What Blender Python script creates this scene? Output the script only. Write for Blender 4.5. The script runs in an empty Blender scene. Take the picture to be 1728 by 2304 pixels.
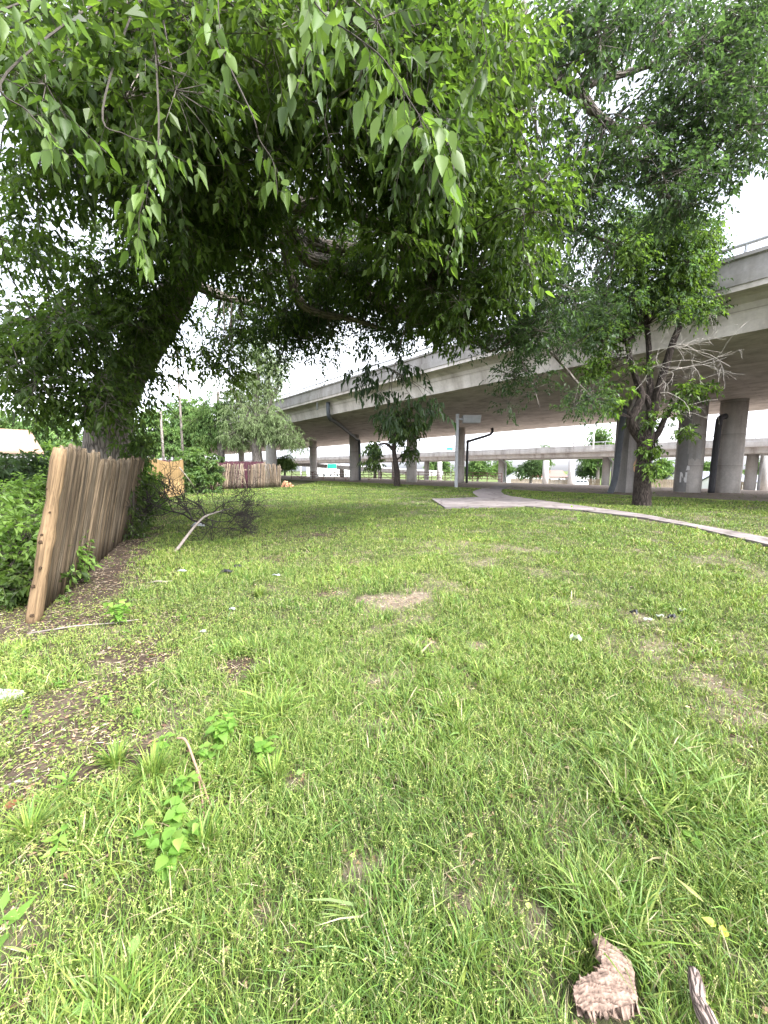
import bpy, math, random
import numpy as np
from mathutils import Vector
random.seed(7); RNG = np.random.default_rng(7)
C = bpy.context.scene.collection
R = math.radians
# ------------------------------------------------------------------ camera model (metres; camera 1.5 m above the lawn)
PITCH, F, CH = R(6.45), 868.0, 1.5
cp, sp = math.cos(PITCH), math.sin(PITCH)
def ray(px, py):
    vx, vy = (px-864)/F, (1152-py)/F
    return np.array([vx, cp+vy*sp, -sp+vy*cp])
def G(px, py, z=0.0):                       # point on the ground seen at a photo pixel
    d = ray(px, py); t = (z-CH)/d[2]
    return np.array([d[0]*t, d[1]*t, z])
def S(px, py, Y):                           # point at distance Y ahead seen at a photo pixel
    d = ray(px, py); t = Y/d[1]
    return np.array([d[0]*t, Y, CH+d[2]*t])
K = 1728/1659
def D(x, y, Y): return S(x*K, y*K, Y)
def DG(x, y, z=0.0): return G(x*K, y*K, z)
BD = np.array([-.641, .767]); BN = np.array([.767, .641])
def B(s, n, z): return np.array([BD[0]*s+BN[0]*n, BD[1]*s+BN[1]*n, z])
# ------------------------------------------------------------------ noise
_T = np.random.default_rng(3).random((256, 256))
def vn(x, y):
    x = np.asarray(x, float); y = np.asarray(y, float)
    xi = np.floor(x).astype(int); yi = np.floor(y).astype(int)
    fx = x-xi; fy = y-yi; fx = fx*fx*(3-2*fx); fy = fy*fy*(3-2*fy)
    a = _T[xi & 255, yi & 255]; b = _T[(xi+1) & 255, yi & 255]; c = _T[xi & 255, (yi+1) & 255]; d = _T[(xi+1) & 255, (yi+1) & 255]
    return (a*(1-fx)+b*fx)*(1-fy)+(c*(1-fx)+d*fx)*fy
def fbm(x, y, o=3):
    r = 0; a = 1; t = 0
    for i in range(o):
        r = r+a*vn(x*2**i+17*i, y*2**i+31*i); t += a; a *= .5
    return r/t
def sstep(a, b, x):
    t = np.clip((np.asarray(x, float)-a)/(b-a), 0, 1); return t*t*(3-2*t)
def H(x, y):
    x = np.asarray(x, float); y = np.asarray(y, float)
    n = BN[0]*x+BN[1]*y
    near = 1-sstep(24, 34, n)
    return -.43*sstep(23, 30, n)-1.3*sstep(46, 68, n)-2.6*sstep(66, 140, n)+.05*(fbm(x*.55, y*.55)-.5)*near
def GH(px, py):                             # the same on the real terrain
    d = ray(px, py); t = CH/-d[2]
    for _ in range(60): t = .5*t+.5*(float(H(d[0]*t, d[1]*t))-CH)/d[2]
    return np.array([d[0]*t, d[1]*t, float(H(d[0]*t, d[1]*t))])
KB = 1.3                                    # size of the near overpass: its deck clears 6.8 m
def BK(s, n, z): return B(s*KB, n*KB, CH+(z-CH)*KB)
# ------------------------------------------------------------------ mesh building
class MB:
    def __init__(s): s.v = []; s.f = {}; s.u = []; s.c = []; s.n = 0
    def add(s, V, Fs, u=None, c=None):
        V = np.asarray(V, float).reshape(-1, 3); m = len(V)
        s.v.append(V)
        s.u.append(V.copy() if u is None else np.asarray(u, float).reshape(-1, 3))
        if c is None: c = (1, 1, 1)
        c = np.asarray(c, float)
        if c.ndim == 1: c = np.tile(c, (m, 1))
        s.c.append(c)
        if not isinstance(Fs, (list, tuple)): Fs = [Fs]
        for f in Fs:
            f = np.asarray(f, int)
            if f.ndim == 1: f = f[None]
            s.f.setdefault(f.shape[1], []).append(f+s.n)
        s.n += m
        return s
    def build(s, name, mat, parent=None, smooth=False):
        V = np.concatenate(s.v)
        o3 = np.array(parent_world(parent)) if parent else np.zeros(3)
        V = V-o3
        me = bpy.data.meshes.new(name)
        groups = [np.concatenate(a) for a in s.f.values()]
        idx = np.concatenate([g.ravel() for g in groups]); tot = np.concatenate([np.full(len(g), g.shape[1]) for g in groups])
        st = np.concatenate([[0], np.cumsum(tot)[:-1]])
        me.vertices.add(len(V)); me.loops.add(len(idx)); me.polygons.add(len(tot))
        me.vertices.foreach_set('co', V.astype(np.float32).ravel())
        me.loops.foreach_set('vertex_index', idx.astype(np.int32))
        me.polygons.foreach_set('loop_start', st.astype(np.int32)); me.polygons.foreach_set('loop_total', tot.astype(np.int32))
        me.polygons.foreach_set('use_smooth', np.full(len(tot), smooth))
        a = me.attributes.new('uvm', 'FLOAT_VECTOR', 'POINT'); a.data.foreach_set('vector', np.concatenate(s.u).astype(np.float32).ravel())
        c = np.concatenate(s.c); c = np.concatenate([c[:, :3], np.ones((len(c), 1))], 1)
        a = me.attributes.new('tint', 'FLOAT_COLOR', 'POINT'); a.data.foreach_set('color', c.astype(np.float32).ravel())
        me.update(calc_edges=True)
        me.materials.append(mat)
        o = bpy.data.objects.new(name, me); C.objects.link(o)
        if parent: o.parent = parent
        return o
def parent_world(p):
    v = np.zeros(3)
    while p is not None: v = v+np.array(p.location); p = p.parent
    return v
def tag(o, label=None, cat=None, group=None, kind=None):
    if label: o['label'] = label
    if cat: o['category'] = cat
    if group: o['group'] = group
    if kind: o['kind'] = kind
    return o
def thing(name, label, cat, loc, group=None):
    o = bpy.data.objects.new(name, None); C.objects.link(o); o.location = [float(q) for q in loc]; o.empty_display_size = .2
    return tag(o, label, cat, group)
def unit(v):
    v = np.asarray(v, float); return v/np.maximum(np.linalg.norm(v, axis=-1, keepdims=True), 1e-9)
BOXF = [[0,1,3,2],[4,6,7,5],[0,4,5,1],[2,3,7,6],[0,2,6,4],[1,5,7,3]]
def box(mb, lo, hi, c=None, f=None):        # axis box, optionally mapped through f(x,y,z)->world
    P = [np.array([x, y, z], float) for x in (lo[0], hi[0]) for y in (lo[1], hi[1]) for z in (lo[2], hi[2])]
    u = np.array(P)
    V = np.array([f(*p) for p in P]) if f else u
    mb.add(V, [np.array(BOXF)], u, c)
def obox(mb, c0, ax, half, c=None):
    ax = np.asarray(ax, float); c0 = np.asarray(c0, float)
    box(mb, [-h for h in half], half, c, lambda x, y, z: c0+ax[0]*x+ax[1]*y+ax[2]*z)
def frame(t):
    t = unit(t); a = np.array([0, 0, 1.]) if abs(t[2]) < .9 else np.array([1., 0, 0])
    u = unit(np.cross(a, t)); return u, np.cross(t, u)
def smoothpath(P, rad, n=4):
    P = np.asarray(P, float); rad = np.asarray(rad, float); m = len(P)
    out = []; ro = []
    for i in range(m-1):
        p0, p1, p2, p3 = P[max(i-1, 0)], P[i], P[i+1], P[min(i+2, m-1)]
        for k in range(n):
            t = k/n
            out.append(.5*((2*p1)+(-p0+p2)*t+(2*p0-5*p1+4*p2-p3)*t*t+(-p0+3*p1-3*p2+p3)*t**3)); ro.append(rad[i]*(1-t)+rad[i+1]*t)
    out.append(P[-1]); ro.append(rad[-1])
    return np.array(out), np.array(ro)
def tube(mb, P, rad, k=8, bump=0., c=None, cap=True, seed=0):
    P = np.asarray(P, float); rad = np.asarray(rad, float)*np.ones(len(P))
    m = len(P); T = np.gradient(P, axis=0)
    u, v = frame(T[0]); V = []; U = []; L = 0
    th = np.arange(k)*2*math.pi/k
    for i in range(m):
        t = unit(T[i]); u = unit(u-t*np.dot(u, t)); v = np.cross(t, u)
        if i: L += np.linalg.norm(P[i]-P[i-1])
        r = rad[i]*np.ones(k)
        if bump: r = r*(1+bump*(2*fbm(th*1.9+seed*7.3, np.full(k, L*1.5+seed), 3)-1))
        V.append(P[i]+np.outer(np.cos(th)*r, u)+np.outer(np.sin(th)*r, v))
        U.append(np.stack([np.cos(th)*rad[i], np.sin(th)*rad[i], np.full(k, L+seed*.37)], 1))
    V = np.concatenate(V); U = np.concatenate(U)
    i, j = np.meshgrid(np.arange(m-1), np.arange(k), indexing='ij'); j2 = (j+1) % k
    Fq = np.stack([i*k+j, i*k+j2, (i+1)*k+j2, (i+1)*k+j], -1).reshape(-1, 4)
    Fs = [Fq]
    if cap: Fs += [np.arange(k)[::-1][None], (np.arange(k)+(m-1)*k)[None]]
    mb.add(V, Fs, U, c)
def sticks(mb, A, Bq, ra, rb, c=None, k=3):     # many thin straight sticks at once
    A = np.asarray(A, float); Bq = np.asarray(Bq, float); n = len(A)
    if n == 0: return
    t = unit(Bq-A); a = np.where(np.abs(t[:, 2:3]) < .9, [[0, 0, 1.]], [[1., 0, 0]])
    u = unit(np.cross(a, t)); v = np.cross(t, u)
    ra = np.broadcast_to(np.asarray(ra, float), n)[:, None]; rb = np.broadcast_to(np.asarray(rb, float), n)[:, None]
    V = np.zeros((n, 2*k, 3)); U = np.zeros((n, 2*k, 3)); ln = np.linalg.norm(Bq-A, axis=1)
    for q in range(k):
        w = math.cos(q*2*math.pi/k)*u+math.sin(q*2*math.pi/k)*v
        V[:, q] = A+w*ra; V[:, k+q] = Bq+w*rb
        U[:, q] = np.stack([math.cos(q)*ra[:, 0], math.sin(q)*ra[:, 0], np.zeros(n)], 1); U[:, k+q] = U[:, q]; U[:, k+q, 2] = ln
    f = np.array([[q, (q+1) % k, k+(q+1) % k, k+q] for q in range(k)])
    Fq = (np.arange(n)[:, None, None]*2*k+f[None]).reshape(-1, 4)
    if c is not None:
        c = np.asarray(c, float)
        if c.ndim == 2 and len(c) == n: c = np.repeat(c, 2*k, 0)
    mb.add(V.reshape(-1, 3), [Fq], U.reshape(-1, 3), c)
def leaves(mb, P, Dr, N, L, W, col, detail=False, droop=.15, fold=.18):
    n = len(P); Dr = unit(Dr); Sd = unit(np.cross(Dr, N)); Nn = np.cross(Sd, Dr)
    L = np.broadcast_to(np.asarray(L, float), n)[:, None]; W = np.broadcast_to(np.asarray(W, float), n)[:, None]
    z = np.array([[0, 0, -1.]]); fold = fold*RNG.uniform(-.3, 2.6, (n, 1)); droop = droop*RNG.uniform(0., 2.2, (n, 1))
    if not detail:
        V = np.stack([P, P+.42*L*Dr+.5*W*Sd+fold*W*Nn, P+L*Dr+z*L*droop, P+.42*L*Dr-.5*W*Sd+fold*W*Nn], 1)
        f = np.array([[0, 1, 2], [0, 2, 3]]); k = 4
    else:
        pr = [(0.04, .02), (.16, .30), (.34, .5), (.56, .43), (.78, .22), (1., 0.)]
        mid = [P+a*L*Dr+z*L*droop*a*a for a, _ in pr]
        lf = [mid[i]+w*W*Sd+fold*2*w*W*Nn for i, (a, w) in enumerate(pr)]; rt = [mid[i]-w*W*Sd+fold*2*w*W*Nn for i, (a, w) in enumerate(pr)]
        V = np.stack(mid+lf[:-1]+rt[:-1], 1); m = len(pr); k = V.shape[1]
        f = []
        for i in range(m-2): f += [[i, i+1, m+i+1, m+i], [i+1, i, m+m-1+i, m+m-1+i+1]]
        f = np.array(f); f3 = np.array([[m-2, m-1, m+m-2], [m-1, m-2, m+m-1+m-2]])
    col = np.asarray(col, float)
    if col.ndim == 1: col = np.tile(col, (n, 1))
    lc = np.zeros((n, k, 3)); lc[:, :, 1] = 0
    off = np.arange(n)[:, None, None]*k
    Fs = [(off+f[None]).reshape(-1, f.shape[1])]
    if detail: Fs.append((off+f3[None]).reshape(-1, 3))
    mb.add(V.reshape(-1, 3), Fs, None, np.repeat(col, k, 0))
# ------------------------------------------------------------------ materials
def mat(name, rough=.8, spec=.3):
    m = bpy.data.materials.new(name); m.use_nodes = True; nt = m.node_tree; b = nt.nodes['Principled BSDF']
    b.inputs['Roughness'].default_value = rough; b.inputs['Specular IOR Level'].default_value = spec
    return m, nt, b
def nd(nt, t, **kw):
    n = nt.nodes.new(t)
    for k, v in kw.items():
        if k in n.inputs: n.inputs[k].default_value = v
        else: setattr(n, k, v)
    return n
def attr(nt, name): return nd(nt, 'ShaderNodeAttribute', attribute_name=name)
def mapped(nt, sc, src='uvm'):
    m = nd(nt, 'ShaderNodeMapping'); m.inputs['Scale'].default_value = sc
    if src == 'uvm': nt.links.new(attr(nt, 'uvm').outputs['Vector'], m.inputs['Vector'])
    else: nt.links.new(nd(nt, 'ShaderNodeTexCoord').outputs['Object'], m.inputs['Vector'])
    return m.outputs['Vector']
def noise(nt, vec, scale, det=5, rough=.6):
    n = nd(nt, 'ShaderNodeTexNoise'); n.inputs['Scale'].default_value = scale; n.inputs['Detail'].default_value = det; n.inputs['Roughness'].default_value = rough
    nt.links.new(vec, n.inputs['Vector']); return n.outputs['Fac']
def ramp(nt, fac, stops):
    r = nd(nt, 'ShaderNodeValToRGB'); el = r.color_ramp.elements
    while len(el) < len(stops): el.new(.5)
    for e, (p, c) in zip(el, stops): e.position = p; e.color = (*c, 1) if len(c) == 3 else c
    nt.links.new(fac, r.inputs['Fac']); return r.outputs['Color']
def mix(nt, a, b, fac, mode='MIX'):
    m = nd(nt, 'ShaderNodeMix', data_type='RGBA', blend_type=mode)
    for k, v in ((6, a), (7, b), (0, fac)):
        if isinstance(v, (int, float)): m.inputs[k].default_value = v
        elif isinstance(v, tuple): m.inputs[k].default_value = (*v, 1)
        else: nt.links.new(v, m.inputs[k])
    return m.outputs[2]
def bump(nt, b, h, s, d):
    n = nd(nt, 'ShaderNodeBump'); n.inputs['Strength'].default_value = s; n.inputs['Distance'].default_value = d
    nt.links.new(h, n.inputs['Height']); nt.links.new(n.outputs['Normal'], b.inputs['Normal'])
def simple(name, c, rough=.7, var=.25, scale=6., spec=.3, metal=0., bmp=0., src='obj'):
    m, nt, b = mat(name, rough, spec); b.inputs['Metallic'].default_value = metal
    v = mapped(nt, (1, 1, 1), src)
    f = noise(nt, v, scale, 6, .65)
    col = ramp(nt, f, [(.25, tuple(q*(1-var) for q in c)), (.75, tuple(min(1, q*(1+var)) for q in c))])
    col = mix(nt, col, attr(nt, 'tint').outputs['Color'], 1., 'MULTIPLY')
    nt.links.new(col, b.inputs['Base Color'])
    if bmp: bump(nt, b, noise(nt, v, scale*4, 6, .7), .5, bmp)
    return m
def leafmat(name, trans=.4, gloss=.35, rough=.45, boost=(1.25, 1.35, .7)):
    m, nt, b = mat(name, rough, gloss)
    t = attr(nt, 'tint').outputs['Color']
    nt.links.new(t, b.inputs['Base Color'])
    tr = nd(nt, 'ShaderNodeBsdfTranslucent')
    nt.links.new(mix(nt, t, boost, 1., 'MULTIPLY'), tr.inputs['Color'])
    ms = nd(nt, 'ShaderNodeMixShader'); ms.inputs[0].default_value = trans
    nt.links.new(b.outputs[0], ms.inputs[1]); nt.links.new(tr.outputs[0], ms.inputs[2])
    nt.links.new(ms.outputs[0], nt.nodes['Material Output'].inputs['Surface'])
    return m
def barkmat(name, dark, light, su=14., sv=3.2, dist=.03):
    m, nt, b = mat(name, .95, .1)
    v = mapped(nt, (su, su, sv)); f = noise(nt, v, 1.0, 6, .65)
    vo = nd(nt, 'ShaderNodeTexVoronoi', feature='DISTANCE_TO_EDGE'); vo.inputs['Scale'].default_value = .9
    # distort the cells
    dv = nd(nt, 'ShaderNodeVectorMath', operation='MULTIPLY_ADD'); nn = nd(nt, 'ShaderNodeTexNoise'); nn.inputs['Scale'].default_value = .8
    nt.links.new(v, nn.inputs['Vector']); nt.links.new(nn.outputs['Color'], dv.inputs[0]); dv.inputs[1].default_value = (1.2, 1.2, 1.2); nt.links.new(v, dv.inputs[2])
    nt.links.new(dv.outputs[0], vo.inputs['Vector'])
    e = nd(nt, 'ShaderNodeMapRange'); e.inputs[1].default_value = 0; e.inputs[2].default_value = .28; nt.links.new(vo.outputs['Distance'], e.inputs[0])
    h = nd(nt, 'ShaderNodeMath', operation='MULTIPLY_ADD'); nt.links.new(f, h.inputs[0]); h.inputs[1].default_value = .6; nt.links.new(e.outputs[0], h.inputs[2])
    col = ramp(nt, h.outputs[0], [(.15, dark), (.75, light), (1., tuple(min(1, q*1.2) for q in light))])
    col = mix(nt, col, attr(nt, 'tint').outputs['Color'], 1., 'MULTIPLY')
    nt.links.new(col, b.inputs['Base Color']); bump(nt, b, h.outputs[0], .9, dist)
    return m
def woodmat(name, dark, light, su=40., sv=1.6, dist=.006):
    m, nt, b = mat(name, .9, .15)
    f = noise(nt, mapped(nt, (su, su, sv)), 1., 7, .7); g = noise(nt, mapped(nt, (5, 5, 1.2)), 1., 4, .6)
    col = ramp(nt, f, [(.28, dark), (.62, light), (.85, tuple(min(1, q*1.25) for q in light))])
    col = mix(nt, col, ramp(nt, g, [(.3, (.6, .58, .56)), (.7, (1.15, 1.12, 1.1))]), 1., 'MULTIPLY')
    col = mix(nt, col, attr(nt, 'tint').outputs['Color'], 1., 'MULTIPLY')
    nt.links.new(col, b.inputs['Base Color']); bump(nt, b, f, .8, dist)
    return m
def concretemat(name, c, lines=0., axis=1, stain=.3):
    m, nt, b = mat(name, .85, .2)
    v = mapped(nt, (1, 1, 1)); f = noise(nt, v, .55, 7, .68); g = noise(nt, v, 9., 5, .7)
    col = ramp(nt, f, [(.3, tuple(q*(1-stain) for q in c)), (.55, c), (.8, tuple(min(1, q*1.12) for q in c))])
    col = mix(nt, col, ramp(nt, g, [(.3, (.86, .86, .86)), (.7, (1.06, 1.06, 1.06))]), 1., 'MULTIPLY')
    # vertical runs of dirt
    run = noise(nt, mapped(nt, (1.4, 1.4, .12)), 1., 4, .6)
    col = mix(nt, col, ramp(nt, run, [(.3, (.52, .50, .47)), (.45, (.82, .81, .79)), (.62, (1, 1, 1))]), .9, 'MULTIPLY')
    if lines:
        w = nd(nt, 'ShaderNodeTexBrick'); w.offset = .5
        w.inputs['Scale'].default_value = 1.; w.inputs['Mortar Size'].default_value = .012; w.inputs['Mortar Smooth'].default_value = .6
        w.inputs['Brick Width'].default_value = 3.6; w.inputs['Row Height'].default_value = lines
        w.inputs['Color1'].default_value = (1, 1, 1, 1); w.inputs['Color2'].default_value = (.87, .86, .85, 1); w.inputs['Mortar'].default_value = (.62, .6, .58, 1)
        nt.links.new(v, w.inputs['Vector'])
        col = mix(nt, col, w.outputs['Color'], 1., 'MULTIPLY')
    col = mix(nt, col, attr(nt, 'tint').outputs['Color'], 1., 'MULTIPLY')
    nt.links.new(col, b.inputs['Base Color']); bump(nt, b, g, .3, .01)
    return m
M = dict(
    leaf=leafmat('broad leaf', .58), leaf2=leafmat('small leaf', .55), leaf_far=leafmat('far leaf', .35, .1, .7),
    grass=leafmat('grass blade', .22, .3, .5, (1.15, 1.2, .7)), cover=leafmat('ground cover leaf', .3, .2, .6),
    bark=barkmat('grey furrowed bark', (.036, .031, .027), (.205, .18, .155)), bark_dark=barkmat('dark bark', (.010, .008, .0075), (.052, .042, .036), 16, 4, .025),
    bark_far=barkmat('distant bark', (.05, .042, .036), (.17, .15, .13), 8, 2, .02), twig=simple('twig bark', (.045, .038, .03), .9, .3, 20),
    dead=simple('bleached dead wood', (.25, .215, .185), .9, .3, 30, bmp=.004), deadpale=simple('pale dead twig', (.40, .365, .325), .9, .2, 25), deadtwig=simple('dark dead twig', (.026, .021, .018), .9, .35, 25),
    picket=woodmat('weathered picket', (.026, .020, .015), (.172, .136, .094), 55, 1.8, .009), picket_far=woodmat('weathered picket far', (.09, .07, .052), (.30, .245, .185), 25, 1.5),
    tan=woodmat('tan board', (.25, .165, .072), (.38, .265, .125), 18, 1.), maroon=woodmat('maroon board', (.04, .018, .024), (.09, .036, .048), 20, 1.),
    conc=concretemat('bridge concrete', (.36, .345, .33)), soffit=concretemat('board formed concrete', (.70, .655, .61), .62, stain=.2),
    column=concretemat('column concrete', (.56, .53, .50), stain=.28), conc_far=concretemat('pale concrete', (.44, .43, .415), stain=.18),
    path=concretemat('path concrete', (.245, .215, .205), stain=.22), metal=simple('galvanised metal', (.38, .39, .40), .5, .15, 4, .5, .3),
    pipe=simple('grey drain pipe', (.085, .095, .105), .6, .2, 3), darkpipe=simple('dark drain pipe', (.05, .05, .055), .6, .2, 3), rust=simple('rusty pipe', (.17, .095, .08), .8, .35, 10),
    white=simple('white paint', (.78, .78, .77), .6, .06, 5), orange=simple('orange paint', (.60, .36, .20), .8, .2, 7), green=simple('green sign', (.02, .28, .22), .5, .08, 2),
    roof_grey=simple('grey shingle', (.20, .21, .235), .9, .2, 12), roof_peach=simple('tan shingle', (.25, .16, .115), .9, .12, 10), roof_red=simple('red brown shingle', (.27, .13, .11), .9, .15, 10),
    siding=simple('white siding', (.72, .71, .69), .7, .06, 3), glass=simple('dark glass', (.03, .035, .045), .08, .1, 2, .6), tyre=simple('tyre rubber', (.02, .02, .02), .9, .1, 9),
    carwhite=simple('white car paint', (.75, .75, .76), .25, .02, 2, .5), log=simple('cut log end', (.40, .215, .12), .85, .35, 20), brickwall=simple('pinkish brick', (.34, .22, .19), .9, .15, 8),
    plastic=simple('white plastic', (.38, .39, .40), .45, .08, 20, bmp=.004), black=simple('black plastic', (.02, .02, .023), .5, .3, 30, bmp=.004), barkchip=barkmat('shed bark', (.05, .036, .03), (.24, .19, .165), 60, 22, .012),
)
def add_cracks(m):
    nt = m.node_tree; b = nt.nodes['Principled BSDF']; old = b.inputs['Base Color'].links[0].from_socket
    v = mapped(nt, (.55, .55, .55)); vo = nd(nt, 'ShaderNodeTexVoronoi', feature='DISTANCE_TO_EDGE'); vo.inputs['Scale'].default_value = 1.
    n = nd(nt, 'ShaderNodeTexNoise'); n.inputs['Scale'].default_value = 3.; nt.links.new(v, n.inputs['Vector']); a = nd(nt, 'ShaderNodeVectorMath', operation='MULTIPLY_ADD'); nt.links.new(n.outputs['Color'], a.inputs[0]); a.inputs[1].default_value = (.3, .3, .3); nt.links.new(v, a.inputs[2]); nt.links.new(a.outputs[0], vo.inputs['Vector'])
    c = ramp(nt, vo.outputs['Distance'], [(0., (.45, .43, .40)), (.018, (.75, .74, .72)), (.03, (1, 1, 1))])
    nt.links.new(mix(nt, old, c, .8, 'MULTIPLY'), b.inputs['Base Color'])
add_cracks(M['path'])
def add_rings(m, step=2.44):
    nt = m.node_tree; b = nt.nodes['Principled BSDF']; old = b.inputs['Base Color'].links[0].from_socket
    sx = nd(nt, 'ShaderNodeSeparateXYZ'); nt.links.new(attr(nt, 'uvm').outputs['Vector'], sx.inputs[0])
    d = nd(nt, 'ShaderNodeMath', operation='DIVIDE'); nt.links.new(sx.outputs['Z'], d.inputs[0]); d.inputs[1].default_value = step
    f = nd(nt, 'ShaderNodeMath', operation='FRACT'); nt.links.new(d.outputs[0], f.inputs[0])
    c = ramp(nt, f.outputs[0], [(0., (.55, .54, .52)), (.012, (.68, .67, .65)), (.02, (1, 1, 1)), (.8, (1, 1, 1)), (1., (.84, .83, .81))])
    nt.links.new(mix(nt, old, c, .85, 'MULTIPLY'), b.inputs['Base Color'])
add_rings(M['column'])
# ------------------------------------------------------------------ camera, sky, sun
cam = bpy.data.cameras.new('camera'); co = bpy.data.objects.new('camera', cam); C.objects.link(co)
co.location = (0, 0, CH); co.rotation_euler = (R(90)-PITCH, 0, 0)
cam.sensor_fit = 'VERTICAL'; cam.sensor_height = 24; cam.lens = F/2304*24; cam.clip_start = .05; cam.clip_end = 3000
sc = bpy.context.scene; sc.camera = co
w = bpy.data.worlds.new('World'); sc.world = w; w.use_nodes = True; nt = w.node_tree
SUN_EL, SUN_AZ = 47, 128                        # degrees; azimuth measured from +Y (ahead) clockwise: behind the camera, to the right
sky = nd(nt, 'ShaderNodeTexSky', sky_type='NISHITA', sun_disc=False, sun_elevation=R(SUN_EL), sun_rotation=R(SUN_AZ), air_density=1., dust_density=3., ozone_density=1.)
bw = nd(nt, 'ShaderNodeRGBToBW'); nt.links.new(sky.outputs[0], bw.inputs[0])
tc = nd(nt, 'ShaderNodeTexCoord'); mp = nd(nt, 'ShaderNodeMapping'); mp.inputs['Scale'].default_value = (1, 1, 2.6); nt.links.new(tc.outputs['Generated'], mp.inputs['Vector'])
cl = ramp(nt, noise(nt, mp.outputs['Vector'], 2.2, 6, .6), [(.3, (.72, .76, .86)), (.62, (1.06, 1.06, 1.09))])
veil = mix(nt, bw.outputs[0], cl, 1., 'MULTIPLY')
veil = mix(nt, veil, (1.36, 1.36, 1.39), 1., 'MULTIPLY')
bg = nt.nodes['Background']; nt.links.new(mix(nt, sky.outputs[0], veil, .86), bg.inputs['Color']); bg.inputs['Strength'].default_value = .15
sl = bpy.data.lights.new('sun', 'SUN'); so = bpy.data.objects.new('sun', sl); C.objects.link(so)
sl.energy = 1.15; sl.angle = R(10); sl.color = (1, .96, .9)
az, el = R(SUN_AZ), R(SUN_EL)
so.rotation_euler = Vector((math.sin(az)*math.cos(el), math.cos(az)*math.cos(el), math.sin(el))).to_track_quat('Z', 'Y').to_euler()
sc.view_settings.view_transform = 'Standard'; sc.view_settings.look = 'None'; sc.view_settings.gamma = 1; sc.view_settings.exposure = EXPOSURE = 2.6
cy = sc.cycles; cy.max_bounces = 8; cy.diffuse_bounces = 5; cy.glossy_bounces = 2; cy.transmission_bounces = 4; cy.transparent_max_bounces = 4; cy.caustics_reflective = False; cy.caustics_refractive = False
# ------------------------------------------------------------------ layout of the lawn
FA, FB = np.array([-3.47, 3.66]), np.array([-5.95, 8.95])        # near stockade fence, foot line
FDIR = unit(FB-FA); FN = np.array([FDIR[1], -FDIR[0]])           # FN points to the lawn
PATH = [G(1760, 1243), G(1650, 1212), G(1550, 1187), G(1450, 1168), G(1300, 1150), G(1180, 1141), G(1080, 1143), G(1003, 1145), G(970, 1125), G(1030, 1122), G(1077, 1120), G(1066, 1113), G(1064, 1108), GH(1085, 1100), GH(1108, 1093), GH(1152, 1093), GH(1135, 1100), G(1127, 1108), G(1134, 1114), G(1150, 1119), G(1250, 1132), G(1400, 1153), G(1560, 1182), G(1650, 1199), G(1760, 1222)]
_u = unit(PATH[0][:2]-PATH[2][:2])*5; PATH = [np.append(PATH[0][:2]+_u, 0)]+PATH+[np.append(PATH[-1][:2]+_u, 0)]
PP = np.array(PATH)[:, :2]
def inpoly(x, y, P):
    r = np.zeros(len(x), bool); j = len(P)-1
    for i in range(len(P)):
        a, b = P[i], P[j]
        cnd = ((a[1] > y) != (b[1] > y)) & (x < (b[0]-a[0])*(y-a[1])/(b[1]-a[1]+1e-12)+a[0]); r ^= cnd; j = i
    return r
BARE = [(860, 1300, .34, .8), (790, 1298, .2, .7), (905, 1292, .22, .7), (940, 1403, .15, .85), (1035, 1398, .15, .85), (290, 1425, .36, .6), (120, 1610, .22, .5), (40, 1710, .26, .7), (30, 1560, .22, .45), (520, 1445, .22, .7), (720, 1285, .3, .35), (640, 1690, .1, .5), (1370, 1330, .25, .4), (250, 1640, .22, .6),
        (1445, 1335, .22, .5), (1030, 1215, .6, .3), (590, 1210, .5, .4), (1100, 1180, .8, .3), (700, 1150, 1., .35), (180, 1500, .3, .5), (560, 1500, .12, .6), (770, 1890, .06, .6), (1170, 2000, .05, .7), (560, 1975, .06, .5), (1010, 1950, .05, .5)]
BARE = [(DG(x, y)[:2], r*(.8 if y < 1345 else 1.), s*(.8 if x > 320 or y < 1345 else .92)) for x, y, r, s in BARE]
def fence_dist(x, y):
    a = (x-FA[0])*FDIR[0]+(y-FA[1])*FDIR[1]; d = (x-FA[0])*FN[0]+(y-FA[1])*FN[1]
    return a, d
def veg(x, y):
    wob = fbm(x*5, y*5)-.5
    d = .62+.9*(fbm(x*1.3+5, y*1.3)-.42)+.55*(fbm(x*6.5, y*6.5+3, 2)-.46)
    for c, r, s in BARE:
        q = np.hypot(x-c[0], (y-c[1]))/r+wob*1.3
        d = d-s*(1-sstep(.5, 1.15, q))
    lz = (1-sstep(-1.7, -.5, x+.25*(y-2)+wob))*(1-sstep(3.2, 4.4, y))*sstep(1.0, 1.7, y)
    d = d-.25*lz
    a, q = fence_dist(x, y)
    d = d-.75*(sstep(-.7, -.2, a))*(1-sstep(.25, .85, q+wob*.7))*(q > -1)*(1-sstep(6.0, 7.5, a))
    n = BN[0]*x+BN[1]*y
    d = d*(1-sstep(24.3, 26.5, n+wob*2.5+.09*(y-20)*-1*(y > 20)))
    return np.clip(d, 0, 1)
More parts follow.
